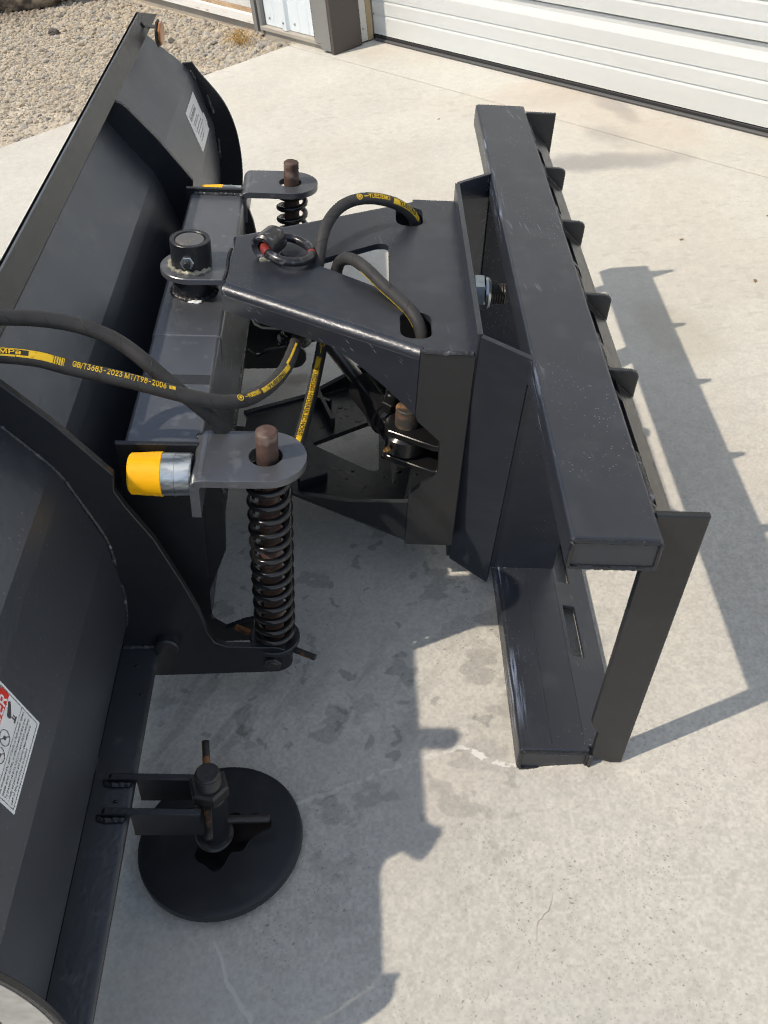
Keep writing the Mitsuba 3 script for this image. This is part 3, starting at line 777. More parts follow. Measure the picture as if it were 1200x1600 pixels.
for y0, y1 in zip(edges[::2], edges[1::2]):
    part('mount_frame__lip_tab', plate_y([tuple(lip[0]), tuple(lpm + (lip[1] - lip[0]) * 0.01), tuple(lpm + (lip[1] - lip[0]) * 0.01 - ln * 0.0072), tuple(lip[0] - ln * 0.0072)], y0, y1 - y0, c=0.0005), 'black_paint')
    if y1 - y0 > 0.02:
        part('mount_frame__weld_bead', weld([(-0.0490, y0 + 0.003, 0.4075), (-0.0490, y1 - 0.003, 0.4075)], 0.0050, int(y0 * 1000)), 'weld_paint')
ear = rounded([(-0.0520, 0.4090), (-0.0088, 0.4075), (-0.0090, 0.3715), (-0.0520, 0.4085 - 0.0005)], 0.006)
ear = np.array([(-0.0520, 0.4105), (-0.0170, 0.4095)] + arc(-0.0155, 0.4010, 0.0075, 90, 10, 5) + [(-0.0085, 0.3708), (-0.0520, 0.4093)])
for y in (0.285, 0.470, 0.695, 0.899):
    part('mount_frame__gusset_ear', plate_y(ear[::-1], y - 0.004, 0.008), 'black_paint')
sh = prism([(-0.0480, 0.0095), (0.0022, 0.0095), (0.0022, 1.1115), (-0.0480, 1.1115)], 0.008,
           holes=[[(-0.0411, a), (-0.0240, a), (-0.0240, b), (-0.0411, b)] for a, b in ((0.160, 0.255), (0.303, 0.398), (0.716, 0.811), (0.859, 0.954))], c=0.0008)
v = np.asarray(sh.vertices); v[:, 2] += 0.012 - 0.20 * (v[:, 0] + 0.041)
part('mount_frame__latch_shelf', trimesh.Trimesh(v, sh.faces, process=False), 'dusty_paint', label='slotted bottom shelf of the mounting frame')
# weld beads of the frame
for i, (a, b) in enumerate([((XT0 + 0.002, -0.0375, ZT1 - 0.003), (XT1 - 0.003, -0.0375, ZT1 - 0.003)), ((XT0 + 0.002, -0.0375, ZT0 + 0.003), (XT1 - 0.002, -0.0375, ZT0 + 0.003)),
                            ((XT0 + 0.0025, -0.0375, ZT0 + 0.003), (XT0 + 0.0025, -0.0375, ZT1 - 0.003)), ((XT1 - 0.0025, -0.0375, ZT0 + 0.003), (XT1 - 0.0025, -0.0375, ZT1 - 0.003)),
                            ((XL0 + 0.003, 0.001, ZL1 - 0.003), (XL1 - 0.003, 0.001, ZL1 - 0.003)), ((XL0 + 0.003, 0.001, ZL0 + 0.003), (XL1 - 0.003, 0.001, ZL0 + 0.003)),
                            ((XL0 + 0.003, 0.001, ZL0 + 0.003), (XL0 + 0.003, 0.001, ZL1 - 0.003)), ((XL1 - 0.003, 0.001, ZL0 + 0.003), (XL1 - 0.003, 0.001, ZL1 - 0.003)),
                            ((XT1 + 0.001, 0.030, ZT1 - 0.007), (XT1 + 0.001, 0.11, ZT1 - 0.008)), ((-0.1395, 0.3345, ZL1 + 0.001), (-0.046, 0.3345, ZL1 + 0.001)),
                            ((XT0 - 0.001, 0.287, 0.4225), (XT0 - 0.001, 0.290, 0.386)), ((XT1 - 0.001, -0.001, 0.4225), (XT1 - 0.001, -0.001, 0.386)), ((XL1 + 0.001, -0.001, 0.016), (XL1 + 0.001, -0.002, -0.012))]):
    part('mount_frame__weld_bead', weld([a, b], 0.0046 if i in (8, 9) else 0.0026, 40 + i), 'weld_paint' if i >= 8 else 'black_paint')
pb = part('mount_frame__pivot_nut', cat([pin((-0.1908, YC, 0.357), (1, 0, 0), 0.0265, 0.0035), hexnut((-0.1874, YC, 0.357), (1, 0, 0), 0.0255, 0.017, c=0.002, turn=12),
                                       lathe([(0.0235, 0), (0.0235, 0.004), (0.020, 0.008), (0.015, 0.0085)], (-0.1702, YC, 0.357), (1, 0, 0))]), 'zinc', smooth=25, label='bright zinc lock nut on the central pivot bolt')
part('mount_frame__pivot_bolt', thread((-0.165, YC, 0.357), (1, 0, 0), 0.0155, 0.027, 0.0036, 32), 'bolt_black', smooth=40)

# ---- swing frame (A-frame)
XA0, XA1, XA2, WA, WB, ZA, ZB = -0.5418, -0.2749, -0.2030, 0.0785, 0.2244, 0.3953, 0.0601
WIN = [(-0.424, YC), (-0.328, YC + 0.0655), (-0.3115, YC + 0.0655), (-0.3115, YC - 0.0655), (-0.328, YC - 0.0655)]
ed = np.array([XA1 - XA0, -(WB - WA)]); ed /= np.linalg.norm(ed)          # along the near slanted edge
nin = np.array([-ed[1], ed[0]])                                          # inwards from it
RB = 0.013


def channel(z_top, flip, prof, oval):
    """One half of the swing frame: a plate with two bent flanges; flip turns it over."""
    sgn = -1 if flip else 1
    out = []
    p0, p1 = np.array([XA0, YC - WA]) + nin * RB, np.array([XA1, YC - WB]) + nin * RB
    p1 = p1 + ed * ((YC - WB - p1[1]) / ed[1] if False else 0)
    a = [tuple(p0), tuple(p1), (XA1 + 0.004, YC - WB), (XA2, YC - WB)]
    mir = lambda q: [(x, 2 * YC - y) for x, y in q[::-1]]
    outline = a + mir(a)
    holes = [rounded(WIN, 0.010)]
    if oval:
        holes += [rounded([(-0.299, y0), (-0.257, y0), (-0.257, y1), (-0.299, y1)], 0.021, 7) for y0, y1 in ((0.362, 0.428), (0.686, 0.752))]
    m = prism(outline, 0.009, holes, 0.00008)
    out.append(place(m, (0, 0, z_top - 0.009 if sgn > 0 else z_top), (1, 0, 0), (0, 1, 0), (0, 0, 1)))
    L = np.linalg.norm(np.array([XA1 - XA0, WB - WA]))
    for side in (0, 1):
        mm = []
        # flange in its own plane: u along the edge, v up
        U = np.array([ed[0], ed[1], 0.0])
        o = np.array([XA0, YC - WA, 0.0])
        fl = prism([(u_ * L, z_) for u_, z_ in prof], 0.009, c=0.00008)
        mm.append(place(fl, o, U, (0, 0, 1), (nin[0], nin[1], 0)))
        ang = np.linspace(0, math.pi / 2, 8)
        bend = []
        for u_ in (0, L):
            for r in (RB, RB - 0.0085):
                for t in ang:
                    q = o + U * u_ + np.array([nin[0], nin[1], 0]) * (RB - r * math.cos(t))
                    bend.append([q[0], q[1], z_top - sgn * (RB - r * math.sin(t))])
        k = 8; B = np.array(bend); F = []
        for (s0, s1, rev) in ((0, 2 * k, False), (k, 3 * k, True)):
            for i in range(k - 1):
                q = [s0 + i, s1 + i, s1 + i + 1, s0 + i + 1]
                q = q[::-1] if rev else q
                F += [[q[0], q[1], q[2]], [q[0], q[2], q[3]]]
        for s in (0, 2 * k):
            for i in range(k - 1):
                F += [[s + i, s + i + 1, s + k + i + 1], [s + i, s + k + i + 1, s + k + i]]
        mm.append(trimesh.Trimesh(B, np.array(F), process=False))
        mm = cat(mm)
        if side:
            vv = np.array(mm.vertices); vv[:, 1] = 2 * YC - vv[:, 1]
            mm = trimesh.Trimesh(vv, mm.faces[:, ::-1], process=False)
        out.append(mm)
    return cat(out)


XX = lambda x: (x - XA0) / (XA1 - XA0)
top_prof = [(XX(x), z) for x, z in [(XA0, ZA - RB), (XA0, 0.3590), (-0.4929, 0.3570), (-0.4209, 0.3590), (-0.386, 0.3590), (-0.3514, 0.3445), (-0.3132, 0.3227), (XA1, 0.2955), (XA1, ZA - RB)]]
low_prof = [(XX(x), z) for x, z in [(XA0, ZB + RB), (XA1, ZB + RB), (XA1, 0.1420), (-0.3575, 0.1000), (-0.440, 0.0740), (XA0, 0.0740)]]
sf = part('swing_frame', channel(ZA, False, top_prof, True), 'dusty_paint', label='tapered top plate of the swing frame with bent edges and cut-outs')
part('swing_frame__lower_channel', channel(ZB, True, low_prof, False), 'black_paint', label='lower plate of the swing frame, wet with drops')
nw = [(XA1 + 0.0005, 0.3945), (XA1 + 0.0005, 0.2955), (-0.2700, 0.2844), (-0.2388, 0.2534), (-0.2363, 0.2030), (-0.2400, 0.1920), (-0.2728, 0.1605), (XA1 + 0.0005, 0.1420), (XA1 + 0.0005, 0.0605), (XA2, 0.0605), (XA2, 0.3945)]
part('swing_frame__side_wall', plate_y(nw, YC - WB - 0.0005, 0.009), 'black_paint')
part('swing_frame__side_wall', plate_y([(XA1 - 0.004, 0.388), (XA1 - 0.004, 0.0605), (XA2, 0.0605), (XA2, 0.3860)], YC + WB - 0.0100, 0.009), 'black_paint')
part('swing_frame__rear_wall', box(XA2 - 0.009, XA2 - 0.0006, YC - WB + 0.009, YC + WB - 0.009, 0.0695, 0.386), 'black_paint')
part('swing_frame__weld_bead', weld([(XA1 + 0.004, YC - WB, ZA - 0.0015), (XA2 - 0.002, YC - WB, ZA - 0.0015)], 0.0030, 3), 'weld_paint')
part('swing_frame__weld_bead', weld([(XA2 + 0.0005, YC - WB + 0.01, ZA - 0.004), (XA2 + 0.0005, YC + WB - 0.01, ZA - 0.004)], 0.0025, 4), 'weld_paint')
for (a, b) in (((-0.4368, 0.4400, 0.0), (-0.3949, 0.4610, 0.0)), ((-0.4368, 2 * YC - 0.4400, 0.0), (-0.3949, 2 * YC - 0.4610, 0.0)), ((-0.420, 0.690, 0.0), (-0.3895, 0.600, 0.0))):
    a, b = np.array(a), np.array(b)
    d = (b - a) / np.linalg.norm(b - a); nn_ = np.array([-d[1], d[0], 0])
    q = [a - nn_ * 0.004, b - nn_ * 0.004, b + nn_ * 0.004, a + nn_ * 0.004]
    part('swing_frame__stiffener', plate_z([(x[0], x[1]) for x in q], 0.0692, 0.020), 'black_paint')
# pivot on the push beam
ear = [(-0.5345, YC - 0.041), (-0.5345, YC + 0.041), (-0.592, YC + 0.045)] + arc(-0.592, YC, 0.045, 100, 260, 18) + [(-0.592, YC - 0.045)]
part('swing_frame__pivot_ear', plate_z(ear[::-1], 0.3755, 0.0095), 'satin_paint', label='rounded lug holding the front pivot pin')
part('swing_frame__weld_bead', weld([(XA0 - 0.0015, YC - 0.043, 0.3855), (XA0 + 0.001, YC - 0.01, 0.3870), (XA0 - 0.001, YC + 0.02, 0.3862), (XA0 + 0.001, YC + 0.05, 0.3865)], 0.0022, 5), 'weld_paint')
part('swing_frame__pivot_ear', plate_z(ear[::-1], 0.0604, 0.0090), 'black_paint')
pv = part('pivot_pin', lathe([(0, 0.4235), (0.0195, 0.4235), (0.0205, 0.4225), (0.0205, 0.30)], (-0.592, YC, 0)), 'pin_top', smooth=30, label='worn bare top of the front pivot pin')
part('pivot_pin__collar', lathe([(0.0215, 0.4150), (0.0215, 0.4236), (0.0225, 0.4246), (0.0278, 0.4246), (0.0286, 0.4238), (0.0286, 0.3866)], (-0.592, YC, 0)).copy(), 'black_paint', smooth=30)
part('pivot_pin__grease_ring', sweep(np.array([(-0.592 + 0.0305 * math.cos(t), YC + 0.0305 * math.sin(t), 0.3862) for t in np.linspace(math.radians(150), math.radians(330), 40)]), 0.0034 + 0.0014 * np.sin(np.arange(40) * 1.3), 8), 'grease_seal', smooth=True, label='smeared grey sealant round the foot of the pivot collar')
part('pivot_pin__sleeve', lathe([(0.0290, 0.3752), (0.0290, 0.342)], (-0.592, YC, 0)), 'black_paint')
part('pivot_pin__weld_bead', sweep(np.array([(-0.592 + 0.030 * math.cos(t), YC + 0.030 * math.sin(t), 0.3435) for t in np.linspace(0, 2 * math.pi, 70)]), 0.0042 + 0.0012 * np.sin(np.arange(70) * 2.1), 8), 'weld_paint', smooth=True)
part('pivot_pin__paint_splash', cat([trimesh.Trimesh(stone_mesh(np.random.default_rng(61 + i), 2)[0] * np.array([0.007, 0.0045, 0.003]) + [-0.590 + 0.007 * i, YC - 0.0345, 0.3440], trimesh.creation.icosphere(subdivisions=2).faces, process=False) for i in range(2)]), 'white_paint_splash', smooth=True, label='white paint daub at the foot of the pivot')
ax = np.array([0.10, -0.995, 0.0])
part('pivot_pin__set_bolt', cat([hexnut(np.array([-0.5935, YC - 0.0280, 0.4025]), ax, 0.0098, 0.006, c=0.001)]), 'zinc', smooth=25, label='zinc nut on the side of the pivot collar')
part('pivot_pin__bolt_end', thread(np.array([-0.5929, YC - 0.034, 0.4025]), ax, 0.0050, 0.0085, 0.0018), 'bolt_black', smooth=40)

# lifting ring
bo, ba = np.array([-0.4830, 0.5755, 0.4130]), np.array([0.42, 0.907, 0.0])
LR = part('lifting_ring', lathe([(0.0088, -0.017), (0.0160, -0.021), (0.0190, -0.018), (0.0190, 0.018), (0.0160, 0.021), (0.0088, 0.017)], bo, ba, 36), 'ring_steel', smooth=35, label='scuffed steel boss holding the lifting ring')
e0, e1 = bo - ba * 0.015, bo + ba * 0.015
RP, _ = spline([e0 + ba * 0.004, e0 - ba * 0.008 + np.array([0.006, 0, -0.001]), (-0.466, 0.5335, 0.4095), (-0.442, 0.5325, 0.4070), (-0.4255, 0.5460, 0.4055), (-0.4225, 0.5660, 0.4055), (-0.4320, 0.5880, 0.4065), (-0.452, 0.6010, 0.4090), e1 + ba * 0.009 + np.array([0.007, 0, -0.001]), e1 - ba * 0.004], 0.0022)
part('lifting_ring__ring', sweep(RP[9:], 0.0064, 16), 'ring_steel', smooth=True, label='black D shaped lifting ring')
part('lifting_ring__red_mark', sweep(RP[:10], 0.0066, 16), 'ring_red', smooth=True, label='red painted start of the lifting ring')
mid = len(RP) // 2
part('lifting_ring__red_mark', sweep(RP[mid + 3:mid + 7], 0.00655, 16), 'ring_red', smooth=True)
part('lifting_ring__weld_bead', weld([bo + [-0.013, -0.018, -0.017], bo + [0.004, -0.016, -0.0170], bo + [0.012, 0.010, -0.017]], 0.0042, 8), 'grease_seal')

# hydraulic cylinder
CP_, CD = np.array([-0.281, 0.386, 0.0]), np.array([-0.428, 0.904, 0.0])
lug = arc(-0.281, 0.386, 0.0305, 75, 215, 16) + [(-0.264, 0.3465), (-0.2440, 0.3365), (-0.2125, 0.3365), (-0.2125, 0.42)]
for z in (0.2320, 0.1880):
    part('swing_frame__cylinder_lug', plate_z(lug[::-1] if ring_area(np.array(lug)) < 0 else lug, z, 0.0100), 'gloss_paint')
ZC = CP_ + [0, 0, 0.2145]
cy = part('hydraulic_cylinder', cat([pin(ZC + CD * 0.040, CD, 0.0250, 0.105, 0.004), lathe([(0.016, 0), (0.0285, 0.002), (0.0285, 0.018), (0.025, 0.021)], ZC + CD * 0.052, CD)]), 'gloss_paint', smooth=35, label='glossy black hydraulic cylinder under the top plate')
part('hydraulic_cylinder__eye', cat([pin((-0.281, 0.386, 0.1985), (0, 0, 1), 0.0295, 0.0330, 0.005), hull(np.vstack([np.array([CP_ + CD * a + np.array([-CD[1], CD[0], 0]) * b + [0, 0, c] for a in (0.01, 0.045) for b in (-0.020, 0.020) for c in (0.200, 0.229)])]))]), 'gloss_paint')
part('hydraulic_cylinder__pin', pin((-0.281, 0.386, 0.175), (0, 0, 1), 0.0165, 0.0960, 0.0015), 'rusty_pin', label='rusty pin through the cylinder end')
part('hydraulic_cylinder__rod', pin(ZC + CD * 0.140, CD, 0.0115, 0.24, 0.002), 'gloss_paint')
part('hydraulic_cylinder__port', cat([pin((-0.3040, 0.428, 0.234), (0.15, 0, 1), 0.0120, 0.032, 0.002), hexnut((-0.3040, 0.428, 0.242), (0.15, 0, 1), 0.0150, 0.010), pin((-0.301, 0.428, 0.262), (0.9, -0.2, 0.35), 0.0090, 0.028)]), 'gloss_paint')
part('hydraulic_cylinder__grease_nipple', cat([pin((-0.304, 0.3650, 0.2140), (-0.75, -0.66, 0), 0.0042, 0.008), pin((-0.3085, 0.3610, 0.2140), (-0.75, -0.66, 0), 0.0026, 0.0055)]), 'brass', label='small brass grease nipple')

# drops of water on the lower plate
g = np.random.default_rng(21); dm = []
ico = trimesh.creation.icosphere(subdivisions=1)
win = np.array(WIN)
from shapely.geometry import Polygon, Point
plate_area = Polygon([(XA0 + 0.02, YC - WA + 0.015), (XA1, YC - WB + 0.012), (XA2 - 0.02, YC - WB + 0.012), (XA2 - 0.02, YC + WB - 0.012), (XA1, YC + WB - 0.012), (XA0 + 0.02, YC + WA - 0.015)]).difference(Polygon(WIN).buffer(0.004))
while len(dm) < 110:
    x, y = XA0 + (XA2 - XA0) * g.random(), YC - WB + 2 * WB * g.random()
    if plate_area.contains(Point(x, y)):
        r = 0.0013 * math.exp(g.normal() * 0.55)
        a = g.random() * 3.14
        dv = ico.vertices * [r * (1 + g.random()), r, r * 0.45]
        dv = dv @ np.array([[math.cos(a), math.sin(a), 0], [-math.sin(a), math.cos(a), 0], [0, 0, 1]])
        dm.append(trimesh.Trimesh(dv + [x, y, ZB + 0.009], ico.faces, process=False))
k = part('water_drops', cat(dm), 'drop', smooth=True); tag(k, kind='stuff')

# ---- push beam and trip springs
BX0, BX1, BZ0, BZ1, BY0, BY1 = -0.6360, -0.5440, 0.130, 0.342, 0.187, 0.902
pbm = part('push_beam', rbar_y(BX0, BX1, BZ0, BZ1, BY0, BY1, 0.006), 'satin_paint', 'B', label='box beam behind the blade that carries the pivot')
part('push_beam__lower_flange', box(-0.600, -0.5515, BY0, BY1, 0.050, 0.1296), 'black_paint', 'B')
part('push_beam__joint_sleeve', cat([rbar_y(BX0 - 0.0008, BX1 + 0.0012, 0.30, BZ1 + 0.0012, YC - 0.125, YC + 0.125, 0.006)]), 'satin_paint', 'B')
part('push_beam__weld_bead', weld([(-0.5455, BY0 + 0.005, 0.1300), (-0.5440, BY1 - 0.005, 0.1300)], 0.0035, 9), 'weld_paint', 'B')
part('push_beam__weld_bead', box(BX0 + 0.002, BX1 - 0.004, 0.318, 0.338, BZ1 - 0.001, BZ1 + 0.0010, 0.0004), 'weld_paint', 'B')
for sgn, yr in ((1, 0.1575), (-1, 0.9175)):
    M = lambda y: yr + sgn * (y - 0.1575)
    yy = lambda a, b: (min(M(a), M(b)), abs(b - a))
    y0, t = yy(0.1795, 0.1865)
    part('push_beam__end_plate', plate_y([(-0.6420, 0.352), (-0.6420, 0.150), (-0.550, 0.130), (-0.5465, 0.352)], y0, t), 'black_paint', 'B')
    # bracket: a bent plate with a rounded end and a hole
    pl = [(-0.5355, M(0.204)), (-0.466, M(0.2045))] + [(-0.466 + 0.047 * math.cos(a), yr + sgn * 0.047 * math.sin(a)) for a in np.linspace(math.pi / 2, -math.pi / 2, 20)] + [(-0.466, M(0.1105)), (-0.5355, M(0.1110))]
    hole = arc(-0.4665, yr, 0.0195, 0, 342, 20)
    b1 = plate_z(pl, 0.3445, 0.0105, [hole], 0.0005)
    ang = np.linspace(0, math.pi / 2, 7)
    ro, ri = 0.014, 0.0035
    co = [(-0.5355 - ro * math.sin(a), 0.3550 - ro + ro * math.cos(a)) for a in ang]
    ci = [(-0.5355 - ri * math.sin(a), 0.3550 - ro + ri * math.cos(a)) for a in ang]
    yb0, tb = yy(0.1110, 0.2040)
    b2 = plate_y([(-0.5354, 0.3550 - 0.0001)] + co + [(-0.5495, 0.300), (-0.5390, 0.300)] + ci[::-1] + [(-0.5354, 0.3446)], yb0, tb, c=0.0004)
    br = part('push_beam__spring_bracket', cat([b1, b2]), 'satin_paint', 'B', label='bent bracket holding the top of the %s trip spring' % ('near' if sgn > 0 else 'far'))
    part('push_beam__weld_bead', weld([(-0.5455, M(0.2055), 0.350), (-0.5470, M(0.196), 0.338), (-0.546, M(0.19), 0.315)], 0.0042, 11), 'weld_paint', 'B')
    part('push_beam__weld_bead', weld([(-0.630, M(0.1880), 0.3425), (-0.548, M(0.1880), 0.3425)], 0.0036, 12), 'weld_paint', 'B')
    # inner lug plate
    y0, t = yy(0.1800 + 0.0068, 0.1960)
    lugp = [(-0.6000, 0.3000), (-0.5440, 0.3435), (-0.5300, 0.3000), (-0.5218, 0.2550), (-0.5256, 0.1735), (-0.5550, 0.0866), (-0.5560, 0.0600), (-0.5506, 0.0377), (-0.5341, 0.0230), (-0.5069, 0.0478 - 0.010), (-0.4660, 0.0495)] + arc(-0.4650, 0.0242, 0.0255, 90, -90, 12) + [(-0.6200, -0.0080), (-0.6350, 0.050)]
    part('push_beam__lug_plate', plate_y(lugp[::-1], y0, t), 'black_paint', 'B')
    # spring, rod, washer, cross pin
    sp = f'{PL}__trip_spring' if sgn > 0 else f'{PL}__trip_spring_001'
    th = np.linspace(0, 1, 14 * 30)
    tt_ = np.cumsum(np.r_[0, np.where((th[1:] < 0.06) | (th[1:] > 0.95), 0.42, 1.0)]); tt_ /= tt_[-1]
    zz = 0.0480 + (0.3400 - 0.0480) * tt_
    a = th * 2 * math.pi * 14.2 + 0.6
    HP = np.stack([-0.4640 + 0.0232 * np.cos(a), yr + 0.0232 * np.sin(a), zz], 1)
    add(sp, sweep(HP, 0.0047, 10, ref=(0, 0, 1)), 'spring_gloss', 'B', True, label='glossy black coil spring on the %s side' % ('near' if sgn > 0 else 'far'))
    add(f'{sp}__rod', pin((-0.4645, yr, 0.012), (0, 0, 1), 0.0128, 0.3795, 0.002), 'rusty_steel', 'B', 30, label='rusty brown rod through the %s spring' % ('near' if sgn > 0 else 'far'))
    add(f'{sp}__washer', lathe([(0.013, 0.036), (0.0325, 0.036), (0.0340, 0.0375), (0.0340, 0.0425), (0.0325, 0.044), (0.013, 0.044)], (-0.4645, yr, 0)), 'black_paint', 'B', 30)
    d = np.array([0.1117, -0.0546 * sgn, 0]); d /= np.linalg.norm(d)
    add(f'{sp}__cross_pin', pin(np.array([-0.4645, yr, 0.0290]) - d * 0.062, d, 0.0045, 0.124, 0.001, 16), 'rusted_black', 'B', 30)
    # screw-on manual canister: zinc tube with a plastic cap
    mc = f'{PL}__document_tube' if sgn > 0 else f'{PL}__document_tube_001'
    yc_, zc_ = M(0.1510), (0.3310 if sgn > 0 else 0.3165)
    add(mc, lathe([(0, 0.0), (0.0235, 0.0), (0.0252, -0.002), (0.0252, -0.0185), (0.0258, -0.019), (0.0258, -0.0200), (0.0252, -0.0205), (0.0252, -0.040)], (-0.5505, yc_, zc_), (1, 0, 0)), 'zinc_tube', 'B', 30, label='short bright zinc tube beside the %s bracket' % ('near' if sgn > 0 else 'far'))
    add(f'{mc}__cap', lathe([(0, -0.0720), (0.0215, -0.0720), (0.0242, -0.0695), (0.0262, -0.034), (0.0254, -0.0335)], (-0.5505, yc_, zc_), (1, 0, 0)), 'cap_yellow', 'B', 30, label='yellow plastic cap on the zinc tube')
    if sgn < 0:
        mc = None
    mc and add(f'{mc}__nut', cat([pin((-0.5388, yc_ - 0.002, zc_ - 0.007), (1, 0, 0), 0.0085, 0.0018), hexnut((-0.5370, yc_ - 0.002, zc_ - 0.007), (1, 0, 0), 0.0078, 0.0065, turn=20)]), 'zinc', 'B', 25)
    mc and add(f'{mc}__bolt', thread((-0.5306, yc_ - 0.002, zc_ - 0.007), (1, 0, 0), 0.0040, 0.0125, 0.0016), 'zinc', 'B', 40)
    # ribs of the blade
    y0, t = yy(0.1300, 0.1400)
    weldc = [(-0.6653, 0.0485), (-0.6545, 0.0905), (-0.6498, 0.1271), (-0.6504, 0.1692), (-0.6529, 0.2028), (-0.6567, 0.2416), (-0.6626, 0.2633), (-0.6910, 0.3370), (-0.7014, 0.3550), (-0.7467, 0.4121), (-0.7690, 0.4450), (-0.7690, 0.4740)]
    weldc = [(x - 0.0015, z) for x, z in weldc]
    rib = weldc + [(-0.7570, 0.4760), (-0.7450, 0.4720), (-0.7353, 0.4650), (-0.6901, 0.4155), (-0.6360, 0.3450), (-0.6385, 0.3214), (-0.6285, 0.2972), (-0.6018, 0.2466), (-0.5745, 0.1712), (-0.5587, 0.1207), (-0.5500, 0.0780), (-0.5420, 0.0590), (-0.5270, 0.0508), (-0.4796, 0.0496)] + arc(-0.4650, 0.0242, 0.0255, 90, -90, 12) + [(-0.6240, -0.0100), (-0.6690, -0.0060)]
    part('blade__rib', plate_y(rib[::-1], y0, t, c=0.001), 'black_paint', 'B', label='black rib and lug plate on the %s side of the blade' % ('near' if sgn > 0 else 'far'))
    for seg, s_ in (((4, 7), 1), ((7, 9), 2), ((1, 3), 3)):
        q = [(weldc[i][0] + 0.002, M(0.1295), weldc[i][1]) for i in range(seg[0], seg[1] + 1)]
        part('blade__weld_bead', weld([q[0], q[-1]] if len(q) < 3 else q, 0.0022, 30 + s_), 'weld_paint', 'B')
    part('blade__lug_bolt', cat([hexnut((-0.4665, M(0.1305), 0.0205), (0, -sgn, 0), 0.0125, 0.008, turn=15), pin((-0.4665, M(0.1235), 0.0205), (0, -sgn, 0), 0.0085, 0.003)]), 'bolt_black', 'B', 25)
    part('blade__hinge_pin', pin((-0.6035, M(0.1405), 0.0600), (0, -sgn, 0), 0.0160, 0.0235, 0.002), 'black_paint', 'B')

# ---- blade
PRF = [(-0.7735, 0.5000), (-0.7705, 0.4450), (-0.7467, 0.4121), (-0.7014, 0.3575), (-0.6925, 0.3390), (-0.6910, 0.3360), (-0.6600, 0.2520), (-0.6580, 0.2465), (-0.6510, 0.1800), (-0.6498, 0.1660), (-0.6500, 0.1271), (-0.6545, 0.0905), (-0.6653, 0.0485), (-0.6720, 0.0200), (-0.6780, -0.0300), (-0.6810, -0.0600)]
rows = []
for x, z in PRF:
    if z > 0.385:
        y0, y1 = -0.287, np.interp(z, [0.37, 0.44, 0.505], [1.470, 1.405, 1.350])
    else:
        y0, y1 = -0.398, np.interp(z, [0.0, 0.37], [1.476, 1.470])
    rows.append((x, z, y0, y1))
xi = np.interp(0.3852, [0.3575, 0.4121], [-0.7014, -0.7467])
k = next(i for i, r in enumerate(rows) if r[1] < 0.385)
rows[k:k] = [(xi, 0.3852, -0.287, 1.456), (xi + 0.0003, 0.3848, -0.398, 1.4565)]
NY = 60
pf = np.array([(r[0], r[1]) for r in rows])
tg = np.gradient(pf, axis=0); tg /= np.linalg.norm(tg, axis=1, keepdims=True) + 1e-12
nrm = np.stack([tg[:, 1], -tg[:, 0]], 1)
nrm *= np.sign(nrm[:, :1]) * -1                                     # towards -x, the front of the blade
V = []
for off in (0.0, 0.006):
    for i, (x, z, y0, y1) in enumerate(rows):
        q = pf[i] + nrm[i] * off
        V += [(q[0], y, q[1]) for y in np.linspace(y0, y1, NY)]
V = np.array(V); R = len(rows); F = []
for i in range(R - 1):
    for j in range(NY - 1):
        a, b, c_, d_ = i * NY + j, i * NY + j + 1, (i + 1) * NY + j + 1, (i + 1) * NY + j
        F += [[a, c_, b], [a, d_, c_]]
        o = R * NY
        F += [[a + o, b + o, c_ + o], [a + o, c_ + o, d_ + o]]
    for j in (0, NY - 1):
        a, d_ = i * NY + j, (i + 1) * NY + j
        q = [a, a + R * NY, d_ + R * NY, d_]
        q = q if j == 0 else q[::-1]
        F += [[q[0], q[1], q[2]], [q[0], q[2], q[3]]]
bl = part('blade', trimesh.Trimesh(V, np.array(F), process=False), 'blade_paint', 'B', 12, label='long folded moldboard of the plow blade')
fq = np.array([(-0.7690, -0.302, 0.5050), (-0.7520, -0.302, 0.4770), (-0.7520, 1.432, 0.4770), (-0.7690, 1.334, 0.5050)])
part('blade__top_flange', hull(np.vstack([fq, fq - np.array([0.0051, 0, 0.0031])])), 'black_paint', 'B', label='sloping flange along the top edge of the blade')
for y0, t in ((-0.3965, 0.5255), (0.9510, 0.5225)):
    part('blade__wear_flange', plate_y([(-0.6670, 0.0430), (-0.6640, 0.0500)] + [(-0.6225, 0.0495)] + arc(-0.6200, 0.0450, 0.0045, 80, -20, 6) + [(-0.6195, 0.0405)], y0, t), 'satin_dark', 'B', label='flat bar along the foot of the blade, %s half' % ('near' if y0 < 0 else 'far'))
part('blade__weld_bead', weld([(-0.6640, 0.1290, 0.0510), (-0.6185, 0.1290, 0.0505)], 0.0035, 71), 'weld_paint', 'B')
part('blade__weld_bead', weld([(-0.6645, -0.060, 0.0505), (-0.6655, -0.040, 0.0505)], 0.0032, 72), 'weld_paint', 'B')
part('blade__paint_bump', trimesh.Trimesh(ico.vertices * [0.0030, 0.0018, 0.0012] + [-0.640, 0.098, 0.0500], ico.faces, process=False), 'gloss_paint', 'B', True)
part('blade__paint_bump', trimesh.Trimesh(ico.vertices * [0.0030, 0.0018, 0.0012] + [-0.628, 0.052, 0.0500], ico.faces, process=False), 'gloss_paint', 'B', True)
part('blade__paint_bump', trimesh.Trimesh(ico.vertices * [0.0034, 0.0022, 0.0016] + [-0.634, -0.101, 0.0500], ico.faces, process=False), 'gloss_paint', 'B', True)
